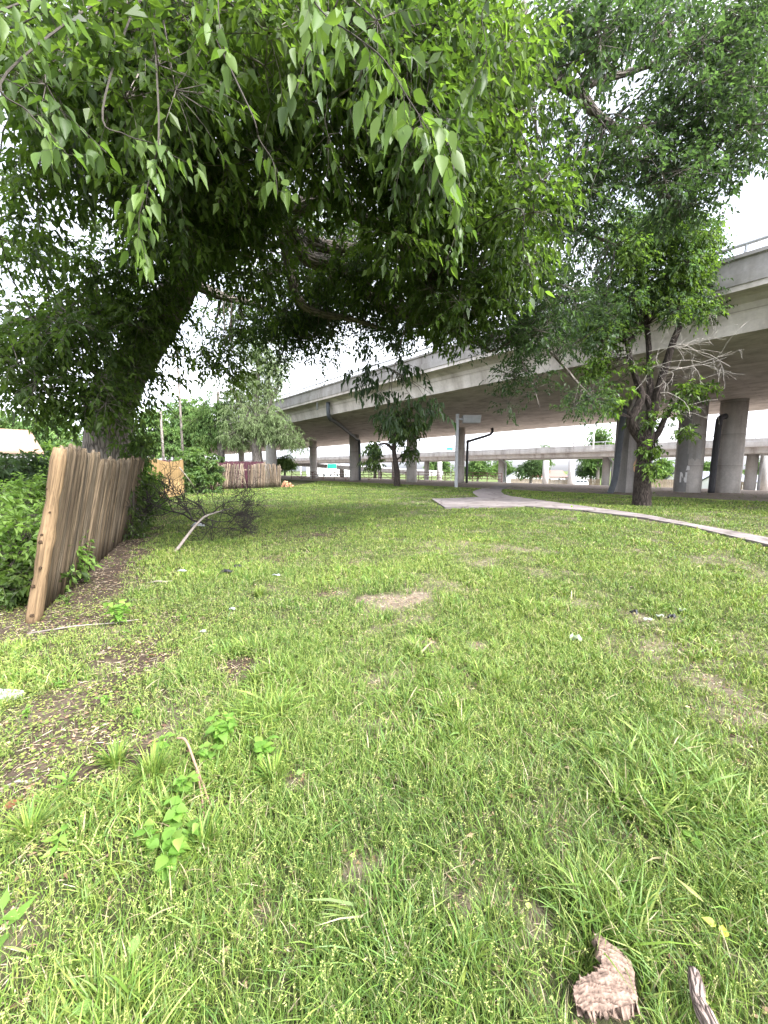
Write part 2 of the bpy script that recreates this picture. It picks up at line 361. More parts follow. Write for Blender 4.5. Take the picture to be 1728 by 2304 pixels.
# ------------------------------------------------------------------ ground
def ground():
    u = np.linspace(-1, 1, 341); x = 1.9*np.sinh(u*6.6)*1.0
    v = np.linspace(0, 1, 380); y = -60+0*v
    y = 1.6*np.sinh((v*2-.62)*5.0)
    x = np.concatenate([x]); X, Y = np.meshgrid(x, y, indexing='ij'); Z = H(X, Y)
    X1, Y1 = X.ravel(), Y.ravel(); ve = veg(X1, Y1); n = BN[0]*X1+BN[1]*Y1
    g = np.array([.045, .055, .022]); soil = np.array([.062, .047, .036]); pale = np.array([.17, .14, .108]); dirt = np.array([.25, .22, .195])
    k = sstep(.25, .75, ve)[:, None]
    s = soil+(pale-soil)*np.maximum(sstep(.5, .75, fbm(X1*2.3, Y1*2.3))*.6, sstep(-.9, .0, X1))[:, None]
    col = s*(1-k)+g*k
    a, q = fence_dist(X1, Y1); near = ((q > -1.2) & (q < .8) & (a > -1))[:, None]*.6
    col = col*(1-near)+np.array([.06, .045, .037])*near
    kd = sstep(24, 26.5, n)[:, None]; col = col*(1-kd)+dirt*kd*(.8+.5*fbm(X1*.6, Y1*.6)[:, None])
    kr = sstep(36, 44, n)[:, None]; col = col*(1-kr)+np.array([.36, .315, .285])*kr
    kf = sstep(88, 100, n)[:, None]; col = col*(1-kf)+np.array([.10, .13, .05])*kf
    nx, ny = X.shape; i, j = np.meshgrid(np.arange(nx-1), np.arange(ny-1), indexing='ij')
    Fq = np.stack([i*ny+j, (i+1)*ny+j, (i+1)*ny+j+1, i*ny+j+1], -1).reshape(-1, 4)
    m, t, b = mat('soil and turf', 1., .05)
    f = noise(t, mapped(t, (1, 1, 1)), 22., 7, .7); f2 = noise(t, mapped(t, (1, 1, 1)), 3., 5, .6)
    cc = mix(t, attr(t, 'tint').outputs['Color'], ramp(t, f, [(.3, (.6, .6, .6)), (.7, (1.4, 1.38, 1.3))]), 1., 'MULTIPLY')
    cc = mix(t, cc, ramp(t, f2, [(.3, (.8, .8, .8)), (.7, (1.15, 1.15, 1.15))]), 1., 'MULTIPLY')
    t.links.new(cc, b.inputs['Base Color']); bump(t, b, f, .8, .02)
    o = MB().add(np.stack([X1, Y1, Z.ravel()], 1), [Fq], None, col).build('ground', m, None, True)
    tag(o, kind='structure')
ground()
# path: concrete strips that follow the ground, 5 cm proud of the soil
def path():
    mb = MB(); top = .055; far = PATH[0], PATH[-1]
    def strip(A, Bq, m=6, k=3, skirt=(1, 1)):
        A = np.array(A)[:, :2]; Bq = np.array(Bq)[:, :2]
        def dens(P): return np.concatenate([[P[i]+(P[i+1]-P[i])*q/m for q in range(m)] for i in range(len(P)-1)]+[[P[-1]]])
        A, Bq = dens(A), dens(Bq); wob = lambda P: P+np.column_stack([.05*(vn(P[:, 0]*2.5, P[:, 1]*2.5)-.5), .05*(vn(P[:, 0]*2.5+9, P[:, 1]*2.5)-.5)])
        A, Bq = wob(A), wob(Bq); n = len(A); g = np.stack([A+(Bq-A)*t for t in np.linspace(0, 1, k)], 1).reshape(-1, 2)
        V = np.column_stack([g, H(g[:, 0], g[:, 1])+top]); f = [[i*k+j, i*k+j+1, (i+1)*k+j+1, (i+1)*k+j] for i in range(n-1) for j in range(k-1)]
        mb.add(V, [np.array(f)])
        for P, on in ((A, skirt[0]), (Bq, skirt[1])):
            if on: z = H(P[:, 0], P[:, 1])+top; mb.add(np.concatenate([np.column_stack([P, z]), np.column_stack([P, z-.16])]), [np.array([[i, i+1, n+i+1, n+i] for i in range(n-1)])])
    low = [far[0]]+[G(*p) for p in ((1760, 1243), (1650, 1212), (1550, 1187), (1450, 1168), (1300, 1150), (1180, 1141), (1080, 1143))]
    up = [far[1]]+[G(*p) for p in ((1760, 1222), (1650, 1199), (1560, 1182), (1470, 1164), (1330, 1143), (1220, 1128), (1150, 1119))]
    strip(low, up)
    strip([G(1080, 1143), G(1030, 1144), G(1003, 1145)], [G(1150, 1119), G(1077, 1120), G(970, 1125)], skirt=(1, 0)); strip([G(1003, 1145), G(987, 1135)], [G(970, 1125), G(970, 1125)], skirt=(1, 0)); strip([G(970, 1125), G(1030, 1122), G(1077, 1120)], [G(970.5, 1125.1), G(1030.5, 1122.1), G(1077.5, 1120.1)], skirt=(1, 0))
    strip([G(1077, 1120), G(1066, 1113), G(1064, 1108), GH(1085, 1100), GH(1108, 1094)], [G(1150, 1119), G(1134, 1114), G(1127, 1108), GH(1135, 1100), GH(1152, 1094)], 8, 4)
    tag(mb.build('path', M['path']), kind='structure')
path()
# ------------------------------------------------------------------ grass
def polar(n, r0, r1, rc, th=R(55)):
    # density ~ 1/(1+(r/rc)^2)
    u = RNG.random(n); a, b = math.log(1+(r0/rc)**2), math.log(1+(r1/rc)**2)
    r = rc*np.sqrt(np.exp(a+u*(b-a))-1); t = RNG.uniform(-th, th, n)
    return r*np.sin(t), r*np.cos(t), r
_bp = np.array([G(864+px/1.92, 1800+py/1.92, .06)[:2] for px, py in ((905, 575), (1000, 615), (1100, 680), (1100, 800), (1125, 940), (960, 975), (800, 930), (785, 800), (830, 740), (910, 735), (915, 630))])
def keep_lawn(x, y):
    a, q = fence_dist(x, y)
    wx = (vn(x*6, y*6)-.5)*.34; k = ~inpoly(x+wx, y+wx, PP) & ~((q < .05) & (a > -.3)) & ~inpoly(x, y, _bp)
    # the back boundary fences
    k &= ~((x < -8.0-(y-9)*.28) & (y > 9)) & ~((y > 26+(x+13)*.85) & (x < -7.6))
    return k
GREENS = np.array([[.120, .205, .032], [.165, .245, .042], [.215, .270, .056], [.085, .165, .030], [.265, .300, .088], [.135, .218, .055]])
def grass():
    mb = MB()
    X0, Y0, R0 = polar(1180000, .55, 48., 2.05, R(74))
    for fine in (True, False):
        sel = (R0 < 3.4) == fine; x, y, r = X0[sel], Y0[sel], R0[sel]; N = len(x)
        ve = veg(x, y); k = keep_lawn(x, y) & (RNG.random(N) < np.clip(ve*1.25-.05, 0, 1)*(.35+.65*sstep(.3, .6, vn(x*17, y*17)))); x, y, r, ve = x[k], y[k], r[k], ve[k]
        # gather part of the blades into tufts
        tx = vn(x*9, y*9)
        n = len(x); z = H(x, y)-.004
        tall = fbm(x*.8+40, y*.8, 2); tuft = sstep(.62, .8, vn(x*2.7+9, y*2.7))
        h = (.036+.062*tall+.05*tuft*RNG.random(n))*RNG.uniform(.55, 1.35, n)
        h = h*(1.25-.5*sstep(2., 9, r))*(.45+.55*ve)+.0012*r
        wd = RNG.uniform(.0008, .0019, n)*(1+.8*tuft)*(1+np.maximum(0, r-1.2)*.22)
        broad = RNG.random(n) < .03; wd[broad] *= 1.9; h[broad] *= 1.25
        az = RNG.uniform(0, 2*np.pi, n)+1.5*(vn(x*1.6, y*1.6)-.5); lean = RNG.uniform(.15, 1.25, n)
        dv = np.stack([np.cos(az), np.sin(az)], 1); sd = np.stack([-np.sin(az), np.cos(az)], 1)
        tw = RNG.uniform(-.9, .9, n); sd3 = np.column_stack([sd*np.cos(tw)[:, None], np.sin(tw)])*wd[:, None]
        P0 = np.column_stack([x, y, z])
        def at(t):   # a blade that arches over
            return P0+np.column_stack([dv*(h*lean*t*t)[:, None], h*(t-.28*lean*t*t)])
        col = GREENS[RNG.choice(6, n, p=[.26, .27, .2, .12, .05, .10])]*RNG.uniform(.72, 1.25, n)[:, None]
        dry = RNG.random(n) < .045+.10*(1-ve); col[dry] = np.array([.40, .34, .19])*RNG.uniform(.6, 1.1, dry.sum())[:, None]
        hue = (fbm(x*.7+3, y*.7+8, 3)-.5)[:, None]; col = col*(1+np.array([[.9, .7, .55]])*hue)
        root = col*.9  # darker blade foot: some shade between the blades is put into the colour
        if fine:
            V = np.stack([P0-sd3, P0+sd3, at(.4)-sd3*.9, at(.4)+sd3*.9, at(.75)-sd3*.6, at(.75)+sd3*.6, at(1.)], 1); f4 = np.array([[0, 1, 3, 2], [2, 3, 5, 4]]); f3 = np.array([[4, 5, 6]])
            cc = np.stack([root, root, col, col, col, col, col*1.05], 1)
        else:
            V = np.stack([P0-sd3, P0+sd3, at(.55)-sd3*.8, at(.55)+sd3*.8, at(1.)], 1); f4 = np.array([[0, 1, 3, 2]]); f3 = np.array([[2, 3, 4]])
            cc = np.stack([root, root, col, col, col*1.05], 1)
        kk = V.shape[1]; off = np.arange(n)[:, None, None]*kk
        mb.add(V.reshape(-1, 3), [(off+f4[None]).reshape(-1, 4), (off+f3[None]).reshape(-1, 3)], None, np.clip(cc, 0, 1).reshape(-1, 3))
    # seed heads of the annual grass
    N = 32000; x, y, r = polar(N, .62, 8., 2.6); ve = veg(x, y); k = keep_lawn(x, y) & (RNG.random(N) < ve*(.25+1.1*fbm(x*1.2+70, y*1.2))); x, y, r = x[k], y[k], r[k]; n = len(x)
    z = H(x, y); h = RNG.uniform(.04, .095, n); az = RNG.uniform(0, 6.28, n); le = RNG.uniform(0, .05, n)
    A = np.column_stack([x, y, z]); T = A+np.column_stack([np.cos(az)*le, np.sin(az)*le, h])
    sticks(mb, A, T, .0006*(1+.2*r), .0004*(1+.2*r), np.tile([[.2, .26, .08]], (n, 1)))
    for q in range(5):
        a2 = RNG.uniform(0, 6.28, n); d = np.column_stack([np.cos(a2), np.sin(a2), RNG.uniform(-.2, .9, n)])
        leaves(mb, T-(T-A)*(.05+.06*q), d, RNG.normal(size=(n, 3)), RNG.uniform(.005, .010, n)*(1+.1*r), RNG.uniform(.0018, .0034, n)*(1+.1*r), np.array([[.40, .44, .14]])*RNG.uniform(.75, 1.2, n)[:, None], False, 0.)
    tag(mb.build('grass', M['grass']), 'short uneven bright green lawn grass with pale seed heads', 'grass', kind='stuff')
grass()
def cover():
    mb = MB()
    N = 210000; x, y, r = polar(N, .9, 42., 4.5)
    ve = veg(x, y); lz = (1-sstep(-1.9, -.4, x+.25*(y-2)))*(1-sstep(3.4, 4.6, y))
    pr = (.12+.62*sstep(.42, .62, fbm(x*.9+11, y*.9+4)))*(.35+.65*ve)*sstep(1.6, 3., r)+1.2*lz*sstep(.3, .55, fbm(x*3.1, y*3.1))*sstep(1., 1.7, y)
    k = keep_lawn(x, y) & (RNG.random(N) < pr); x, y, r, lz = x[k], y[k], r[k], lz[k]; n = len(x)
    x = x+RNG.normal(0, .01, n); z = H(x, y)+RNG.uniform(.004, .035, n)*(1+.02*r)
    az = RNG.uniform(0, 6.28, n); L = RNG.uniform(.010, .024, n)*(1+.10*np.maximum(r-2, 0)); d = np.column_stack([np.cos(az), np.sin(az), RNG.uniform(-.3, .5, n)])
    N3 = np.column_stack([RNG.normal(0, .35, (n, 2)), np.ones(n)])
    c = np.array([[.145, .205, .045]])*RNG.uniform(.6, 1.3, n)[:, None]; yl = RNG.random(n) < .35; c[yl] = np.array([[.225, .25, .075]])*RNG.uniform(.65, 1.2, yl.sum())[:, None]
    leaves(mb, np.column_stack([x, y, z]), d, N3, L, L*RNG.uniform(.55, .85, n), c, False, .05, .1)
    N = 90000; x = RNG.uniform(-5.4, .3, N); y = RNG.uniform(1.0, 5.4, N); wob = fbm(x*5, y*5)-.5; lz = (1-sstep(-1.9, -.5, x+.25*(y-2)+wob*.6))*(1-sstep(3.6, 5., y))*sstep(.95, 1.6, y)
    k = (RNG.random(N) < lz*sstep(.36, .56, fbm(x*3.3+2, y*3.3))); x, y = x[k], y[k]; n = len(x); az = RNG.uniform(0, 6.28, n); L = RNG.uniform(.008, .02, n)
    c = np.array([[.26, .29, .075]])*RNG.uniform(.6, 1.25, n)[:, None]; gr = RNG.random(n) < .35; c[gr] = np.array([[.15, .22, .05]])*RNG.uniform(.7, 1.2, gr.sum())[:, None]
    leaves(mb, np.column_stack([x, y, H(x, y)+RNG.uniform(.003, .045, n)]), np.column_stack([np.cos(az), np.sin(az), RNG.uniform(-.3, .6, n)]), np.column_stack([RNG.normal(0, .4, (n, 2)), np.ones(n)]), L, L*RNG.uniform(.45, .8, n), c, False, .05, .1)
    tag(mb.build('ground_cover', M['cover']), 'low yellow green chickweed spreading over bare soil and thin lawn', 'ground cover', kind='stuff')
    # dry straw, leaf crumbs and twigs on the soil
    mb = MB(); N = 48000; x, y, r = polar(N, .9, 16., 3.); ve = veg(x, y); k = ~inpoly(x, y, PP) & (RNG.random(N) < np.clip(1.05-ve, .06, 1)); x, y, r = x[k], y[k], r[k]; n = len(x)
    az = RNG.uniform(0, 6.28, n); z = H(x, y)+.006; L = RNG.uniform(.015, .07, n); A = np.column_stack([x, y, z]); Bp = A+np.column_stack([np.cos(az)*L, np.sin(az)*L, RNG.uniform(-.004, .012, n)])
    cs = np.array([[.42, .34, .24], [.25, .18, .12], [.5, .44, .32], [.13, .09, .065]])[RNG.choice(4, n)]
    sticks(mb, A, Bp, RNG.uniform(.0006, .0022, n)*(1+.08*r), .0008, cs)
    m2 = n//3; leaves(mb, A[:m2]+[0, 0, .004], np.column_stack([np.cos(az[:m2]*3), np.sin(az[:m2]*3), np.zeros(m2)]), np.column_stack([RNG.normal(0, .3, (m2, 2)), np.ones(m2)]), RNG.uniform(.012, .04, m2), RNG.uniform(.008, .02, m2), cs[:m2]*[[1, .85, .75]], False, 0)
    tag(mb.build('leaf_litter', simple('dry straw', (1., 1., 1.), .9, .15, 40)), 'dry straw, twigs and leaf crumbs on the bare soil', 'litter', kind='stuff')
cover()
# ------------------------------------------------------------------ fences
UP = np.array([0, 0, 1.])
def stockade(mb, a, b, lean, n, wr, htop, mbk, seed=0, far=False, tilt=0., jit=1., gapp=0.):
    rg = np.random.default_rng(seed); a = np.append(a, 0.); b = np.append(b, 0.); d = unit(b-a); L = np.linalg.norm(b-a)
    nn = np.array([d[1], -d[0], 0])
    for i in range(n):
        t = (i+.5)/n; h = htop(t)+rg.uniform(-.035, .035)*jit; p = a+d*(L*t+rg.uniform(-.004, .004)*jit)+nn*rg.uniform(-.008, .008)
        if gapp and rg.random() < gapp: continue
        p[2] = float(H(p[0], p[1]))+rg.uniform(.0, .05)*jit
        tl = lean+rg.normal(0, .009)*jit; sl = tilt+rg.normal(0, .010)*jit
        ax = unit(UP+nn*tl+d*sl); r = wr*rg.uniform(.82, 1.12)
        zs = np.array([0, .25, .5, .75, .96, 1.])*h
        P = np.array([p+ax*z+nn*.006*math.sin(z*3+i)*jit+d*.004*math.sin(z*4+i*2.3)*jit for z in zs]); rr = r*np.array([1.05, 1, .98, .96, .9, .45])
        c = (np.array([1, .98, .93]) if rg.random() < .6 else np.array([.92, .95, .97]))*rg.uniform(.5, 1.3)
        tube(mb, P, rr, 5 if far else 8, .0 if far else .10, c, True, seed*100+i)
def fence_near():
    root = thing('stockade_fence', 'weathered stockade fence leaning toward the lawn, nearest the viewer on the left', 'fence', (FA[0], FA[1], 0))
    L = np.linalg.norm(FB-FA); lean = .20
    mb = MB()
    ht = lambda t: 1.70-.12*sstep(.05, .3, t)*0+.02*math.sin(t*20)+(-.07 if .28 < t < .52 else .02 if t < .28 else -.03)+.08*sstep(.55, 1., t)
    stockade(mb, FA+FDIR*.12, FB, lean, 80, .0312, ht, None, 4)
    mb.build('picket_panel', M['picket'], root, True)
    mb = MB(); nn = np.append(FN, 0); ax = unit(UP+nn*lean)
    for z in (.35, 1.4):
        mb = MB(); obox(mb, np.append((FA+FB)/2+FDIR*.1, 0)+ax*z-nn*.075, [np.append(FDIR, 0), nn, ax], (L/2-.12, .022, .045)); mb.build('back_rail', M['picket'], root)
    # the end post: a knotted round log
    mb = MB(); zs = np.linspace(0, 1.78, 15); p = np.append(FA, -.05); P = [p+ax*z+np.append(FDIR, 0)*(.012*math.sin(z*3.1)) for z in zs]; rr = .060+.006*np.sin(zs*9)+.004*np.sin(zs*23); rr[-1] = .05
    tube(mb, P, rr, 14, .12, np.array([1.5, 1.33, 1.1]), True, 5)
    o = mb.build('end_post', M['picket'], root, True)
    for z, th, r in ((.13, -.5, .016), (.42, -1.1, .013), (.6, -.4, .010), (.86, -.9, .017), (.93, -.85, .012), (1.15, -.3, .009), (1.38, -1.2, .011), (1.6, -.5, .014)):
        q = unit(np.array([math.sin(th+.9), -math.cos(th+.9), 0])*1.); c0 = p+ax*z+q*.063; mb = MB()
        tube(mb, [c0-q*.012, c0+q*.008, c0+q*.010], [r*1.5, r, r*.4], 8, .2, np.array([.5, .42, .36])); mb.build('knot', M['picket'], o, True)
    for t in (.45, .72, .98):
        q = np.append(FA+FDIR*L*t, 0)-nn*.12; mb = MB()
        tube(mb, [q+ax*z for z in (-.1, .6, 1.2, 1.68)], [.05, .05, .05, .045], 10, .1); mb.build('rear_post', M['picket'], root, True)
fence_near()
def boards(mb, a, b, n, h, gap=.006, thick=.02, seed=0, scallop=0.):
    rg = np.random.default_rng(seed); a = np.append(a, 0.); b = np.append(b, 0.); d = unit(b-a); L = np.linalg.norm(b-a); nn = np.array([d[1], -d[0], 0])
    for i in range(n):
        c0 = a+d*L*(i+.5)/n; z0 = float(H(c0[0], c0[1])); hh = h(i/n)+rg.uniform(-.01, .01)
        obox(mb, c0+UP*(z0+hh/2)+nn*rg.uniform(-.004, .004), [d, nn, UP], (L/n/2-gap/2, thick/2, hh/2), np.array([1, 1, 1])*rg.uniform(.85, 1.12))
def fence_tan():
    a, b = G(346, 1126)[:2], G(416, 1112)[:2]
    root = thing('board_fence', 'smooth tan wooden board fence behind the dead branch pile', 'fence', (*a, 0)); d = unit(b-a); nn = np.array([d[1], -d[0]])
    mb = MB(); boards(mb, a, b, 30, lambda t: 2.02-.16*math.sin(math.pi*t), .004, .02, 3); mb.build('board_panel', M['tan'], root)
    mb = MB()
    for z in (.4, 1.6): mb = MB(); obox(mb, np.append((a+b)/2-nn*.04, z), [np.append(d, 0), np.append(nn, 0), UP], (np.linalg.norm(b-a)/2, .02, .045)); mb.build('rail', M['tan'], root)
    for q in (a, b):
        mb = MB(); obox(mb, np.append(q-nn*.1, 1.), [np.append(d, 0), np.append(nn, 0), UP], (.05, .05, 1.0)); mb.build('post', M['tan'], root)
    o = MB(); p, q = G(446, 1110), S(404, 1052, 21.2); tube(o, [p, (p+q)/2+[.02, 0, .02], q], [.035, .033, .028], 7, .15, None, True, 2)
    tag(o.build('leaning_stick', M['dead'], None, True), 'long pale grey pole leaning against the tan board fence', 'stick')
fence_tan()
def fence_back():
    a, b = G(452, 1104)[:2], G(632, 1096)[:2]
    segs = [(.0, .46, -.05, .17, 1.75, 1.80), (.455, .53, .03, .10, 1.75, 1.72), (.545, .77, -.02, .14, 1.75, 1.92), (.775, .95, .03, .15, 1.88, 1.8), (.945, 1., .0, .2, 1.75, 1.7)]
    d = unit(b-a); L = np.linalg.norm(b-a)
    lab = ['far stockade fence section under creeper beside the tan fence', 'narrow broken picket section with gaps in the far stockade fence', 'far stockade fence section right of the broken gap, slanted top', 'grey far stockade section with dark gaps between its pickets', 'last few leaning pickets of the far fence, beside the firewood']
    for i, (t0, t1, tilt, lean, h0, h1) in enumerate(segs):
        p, q = a+d*L*t0, a+d*L*t1
        root = thing('picket_fence', lab[i], 'fence', (*p, 0), 'sections of the far stockade fence')
        mb = MB(); stockade(mb, p, q, lean, max(3, int(L*(t1-t0)/.115)), .052, lambda t: h0+(h1-h0)*t, None, 20+i, True, -tilt*3.2-.08, 1.6, .22 if i == 1 else .06 if i == 3 else 0)
        mb.build('picket_panel', M['picket_far'], root, True)
        mb = MB(); nn = np.array([d[1], -d[0], 0])
        for z in (.4, 1.4): mb = MB(); obox(mb, np.append((p+q)/2, z)-nn*.09+nn*lean*z, [np.append(d, 0), nn, UP], (L*(t1-t0)/2, .02, .04)); mb.build('back_rail', M['picket_far'], root)
    nn = np.array([d[1], -d[0]])
    p, q = a-d*2.6-nn*.9, b-d*.9-nn*.9
    root = thing('board_fence', 'dark maroon board fence standing behind the far stockade pickets', 'fence', (*p, 0))
    mb = MB(); boards(mb, p, q, 56, lambda t: 2.0+.05*math.sin(t*60)**2, .015, .02, 9); mb.build('board_panel', M['maroon'], root)
    mb = MB()
    for z in (.5, 1.7): mb = MB(); obox(mb, np.append((p+q)/2-nn*.04, z), [np.append(d, 0), np.append(nn, 0), UP], (np.linalg.norm(q-p)/2, .02, .045)); mb.build('rail', M['maroon'], root)
    # firewood at the end of the fence
    rg = np.random.default_rng(2); k = 0
    labs = ['cut orange firewood log lying on the grass beside the far picket fence']
    for row, m in ((0, 4), (1, 3), (2, 1)):
        for i in range(m):
            c0 = G(637+i*6.6+row*3, 1096); r = .105*rg.uniform(.8, 1.1)
            z = .09+row*.16; ax = unit([.25*rg.normal(), -1, .1*rg.normal()])
            mb = MB(); c0 = np.array([c0[0], c0[1], z]); tube(mb, [c0-ax*.2, c0, c0+ax*.2], [r, r*.97, r], 9, .15, np.array([1, 1, 1])*rg.uniform(.75, 1.2), True, i+row*7)
            tag(mb.build('firewood_log', M['log'], None, False), labs[0], 'log', 'firewood heap')
fence_back()
# ------------------------------------------------------------------ overpass
def extrude(mb, prof, s0, s1, c=None, closed=True, steps=1, B=B):
    m = len(prof); V = []; U = []
    for s in np.linspace(s0, s1, steps+1):
        for q, (n, z) in enumerate(prof): V.append(B(s, n, z)); U.append((s, n, z))
    f = [[i*m+j, i*m+(j+1) % m, (i+1)*m+(j+1) % m, (i+1)*m+j] for i in range(steps) for j in range(m if closed else m-1)]
    Fs = [np.array(f)]
    if closed: Fs += [np.arange(m)[None], (np.arange(m)[::-1]+steps*m)[None]]
    mb.add(V, Fs, U, c)
def pipe(pts, r, root, m, k=10):
    P, rr = smoothpath(pts, [r]*len(pts), 3); mb = MB(); tube(mb, P, rr, k, 0, None, True)
    return mb.build('downspout', m, root, True)
def overpass():
    root = thing('overpass', 'wide concrete highway overpass on round columns crossing behind the lawn', 'overpass', B(0, 27, 0))
    s0, s1 = -50, 160
    prof = [(16.3, 5.6), (38.6, 5.6), (38.7, 6.3), (39.6, 6.55), (39.6, 6.95), (15.32, 6.95), (15.32, 6.56), (15.75, 6.5), (16.02, 6.38), (16.16, 6.15), (16.24, 5.9)]
    mb = MB(); extrude(mb, prof[::-1], s0, s1, None, True, 1, BK); mb.build('deck', M['soffit'], root)
    for n0, sg in ((15.3, 1), (39.62, -1)):
        mb = MB(); s = s0
        pr = [(n0-.02*sg, 6.72), (n0-.02*sg, 7.04), (n0+.06*sg, 7.07), (n0+.06*sg, 7.42), (n0-.03*sg, 7.45), (n0-.03*sg, 7.55), (n0+.26*sg, 7.55), (n0+.3*sg, 6.97), (n0+.03*sg, 6.95), (n0+.03*sg, 6.72)]
        for q in np.arange(s0, s1, 9.): extrude(mb, pr if sg > 0 else pr[::-1], q+.012, q+8.988, None, True, 1, BK)
        mb.build('parapet', M['conc'], root)
        mb = MB(); a, b = BK(s0, n0+.13*sg, 7.84), BK(s1, n0+.13*sg, 7.84); tube(mb, np.linspace(a, b, 30), .07, 8); mb.build('rail', M['metal'], root, True)
        if sg > 0:
            for q in np.arange(-8, 130, 2.6):
                mb = MB(); tube(mb, [BK(q, n0+.13, 7.54), BK(q, n0+.13, 7.8)], [.065, .05], 6)
                mb.build('rail_post', M['metal'], root)
    cols = [('round', 1545, 1107, .71), ('round', 1633, 1108, .66), ('round', 798, 1081, .62), ('round', 926, 1085, .56), ('round', 1035, 1086.5, .42), ('round', 706, 1076, .56), ('round', 677, 1070, .5), ('round', 612, 1077, .6), ('round', 545, 1070, .6)]
    pos = []
    for kd, px, py, r in cols:
        r *= KB; c0 = GH(px, py); h0 = float(H(c0[0], c0[1])); mb = MB()
        zs = [h0-.3, h0+1, h0+2, h0+3.5, 6.84]; tube(mb, [(c0[0], c0[1], z) for z in zs], [r]*5, 28, 0)
        o = mb.build('column', M['column'], root, True); pos.append((c0, r, o))
        if px in (706, 926):
            mb = MB(); tube(mb, [(c0[0], c0[1], 5.5), (c0[0], c0[1], 5.9)], [r*1.25]*2, 24); mb.build('collar', M['column'], o, False)
    # the near rectangular pier
    c0 = GH(1414, 1108)+np.array([.12, 0, 0]); mb = MB(); obox(mb, c0+[0, .4, 3.5], [np.array([.98, .2, 0]), np.array([-.2, .98, 0]), UP], (.8, .7, 3.79)); 
    pier = mb.build('column', M['conc'], root)
    mb = MB(); obox(mb, c0+np.array([.08, -.313, 3.3]), [np.array([.98, .2, 0]), np.array([-.2, .98, 0]), UP], (.014, .012, 3.3), (.5, .5, .5)); mb.build('seam', M['column'], pier)
    # paint on the columns: orange smear, white patches and a letter
    def blob(pts, m, par, f):
        mbq = MB(); P = np.array([f(*p) for p in pts]); n = len(P); mbq.add(P, [np.arange(n)[None]]); ob = mbq.build('colour_patch', m, par); return ob
    fx, fy = np.array([.98, .2, 0]), np.array([-.2, .98, 0])
    rg = np.random.default_rng(5)
    def onp(u, z): return c0+[0, .4, 0]-fy*.706+fx*(u*KB-.32)+UP*z*KB
    blob([(.10, 1.35), (.22, 1.2), (.33, 1.35), (.42, 1.75), (.6, 2.1), (.66, 2.6), (.66, 3.0), (.5, 2.75), (.42, 2.45), (.3, 2.2), (.16, 1.95), (.05, 1.7)], M['orange'], pier, onp)
    def oncol(i, off):
        c, r, o = pos[i]
        def f(u, z):
            base = math.atan2(-c[1], -c[0]); a = base+u*KB/r
            return np.array([c[0]+math.cos(a)*(r+off), c[1]+math.sin(a)*(r+off), c[2]+z*KB])
        return f, o
    def patch(i, u0, u1, z0, z1, m, off=.004, wob=.05, name='colour_patch'):
        f, o = oncol(i, off); us = np.linspace(u0, u1, 9); V = []; 
        for u in us: V += [f(u, z0+rg.uniform(-wob, wob)), f(u, z1+rg.uniform(-wob, wob)*.4)]
        mbq = MB(); mbq.add(V, [np.array([[2*q, 2*q+2, 2*q+3, 2*q+1] for q in range(8)])]); return mbq.build(name, m, o)
    patch(0, -.12, .66, 2.35, 3.2, M['conc_far'])
    patch(0, -.05, .6, 2.0, 2.4, M['conc_far'], .003, .14)
    patch(0, -.75, -.05, 0.05, 5.4, simple('column grey', (.25, .245, .24), .85, .15, 4), .0022, .01)  # darker grey over the left front of the column, nearly full height
    # white letter N painted low on the column
    f, o = oncol(0, .008); mbq = MB()
    for quad in ([(-.42, .62), (-.33, .62), (-.33, 1.25), (-.42, 1.25)], [(-.33, 1.02), (-.14, .62), (-.14, .88), (-.33, 1.25)], [(-.14, .62), (-.05, .62), (-.05, 1.25), (-.14, 1.25)]): mbq.add([f(*p) for p in quad], [np.arange(4)[None]])
    mbq.build('painted_letter', M['white'], o)
    f, o = oncol(0, .008); mbq = MB(); mbq.add([f(*p) for p in [(-.12, 1.36), (.06, 1.4), (.03, 1.62), (-.08, 1.66)]], [np.arange(4)[None]]); mbq.build('colour_patch', M['white'], o)
    # drain pipes
    q = c0+np.array([-2.05, -.75, 0]); pipe([q+[-.02, 0, -.1], q+[.14, 0, .4], q+[.36, 0, 1.4], q+[.44, 0, 3.], q+[.6, 0, 5.4], q+[.68, 0, 6.7]], .22, root, M['pipe'], 14)
    c7 = pos[1][0]; q = c7+[-1.5, -.4, 0]; pipe([q+[-.02, 0, -.1], q+[0, 0, 2.5], q+[.06, 0, 5.4], q+[.2, .02, 5.85], q+[.6, .05, 5.98]], .22, root, M['darkpipe'], 14)
    c2 = pos[2][0]; e = B(37.0, 16.1, 6.5); 
    # scupper pipe: down the fascia, across under the slab to the column
    a = S(739, 911, 38); 
    pipe([S(738, 905, 38.6), S(739, 932, 38.8), S(744, 944, 40), S(756, 950, 43), np.append(c2[:2]+[.5, -1.4], 6.0), np.append(c2[:2]+[.86, -.75], 5.2), np.append(c2[:2]+[.88, -.7], -.4)], .2, root, M['pipe'])
    c4 = pos[4][0]; pipe([c4+[4.0, -.2, 7.2], c4+[3.85, -.2, 6.4], c4+[1.05, -.3, 5.5], c4+[.82, -.35, 5.1], c4+[.8, -.4, 0]], .17, root, M['darkpipe'])
    mb = MB(); extrude(mb, [(15.05, 6.9), (15.05, 7.3), (15.27, 7.3), (15.27, 6.9)], 42, 45, None, True, 1, BK); mb.build('joint_box', M['conc'], root)
overpass()
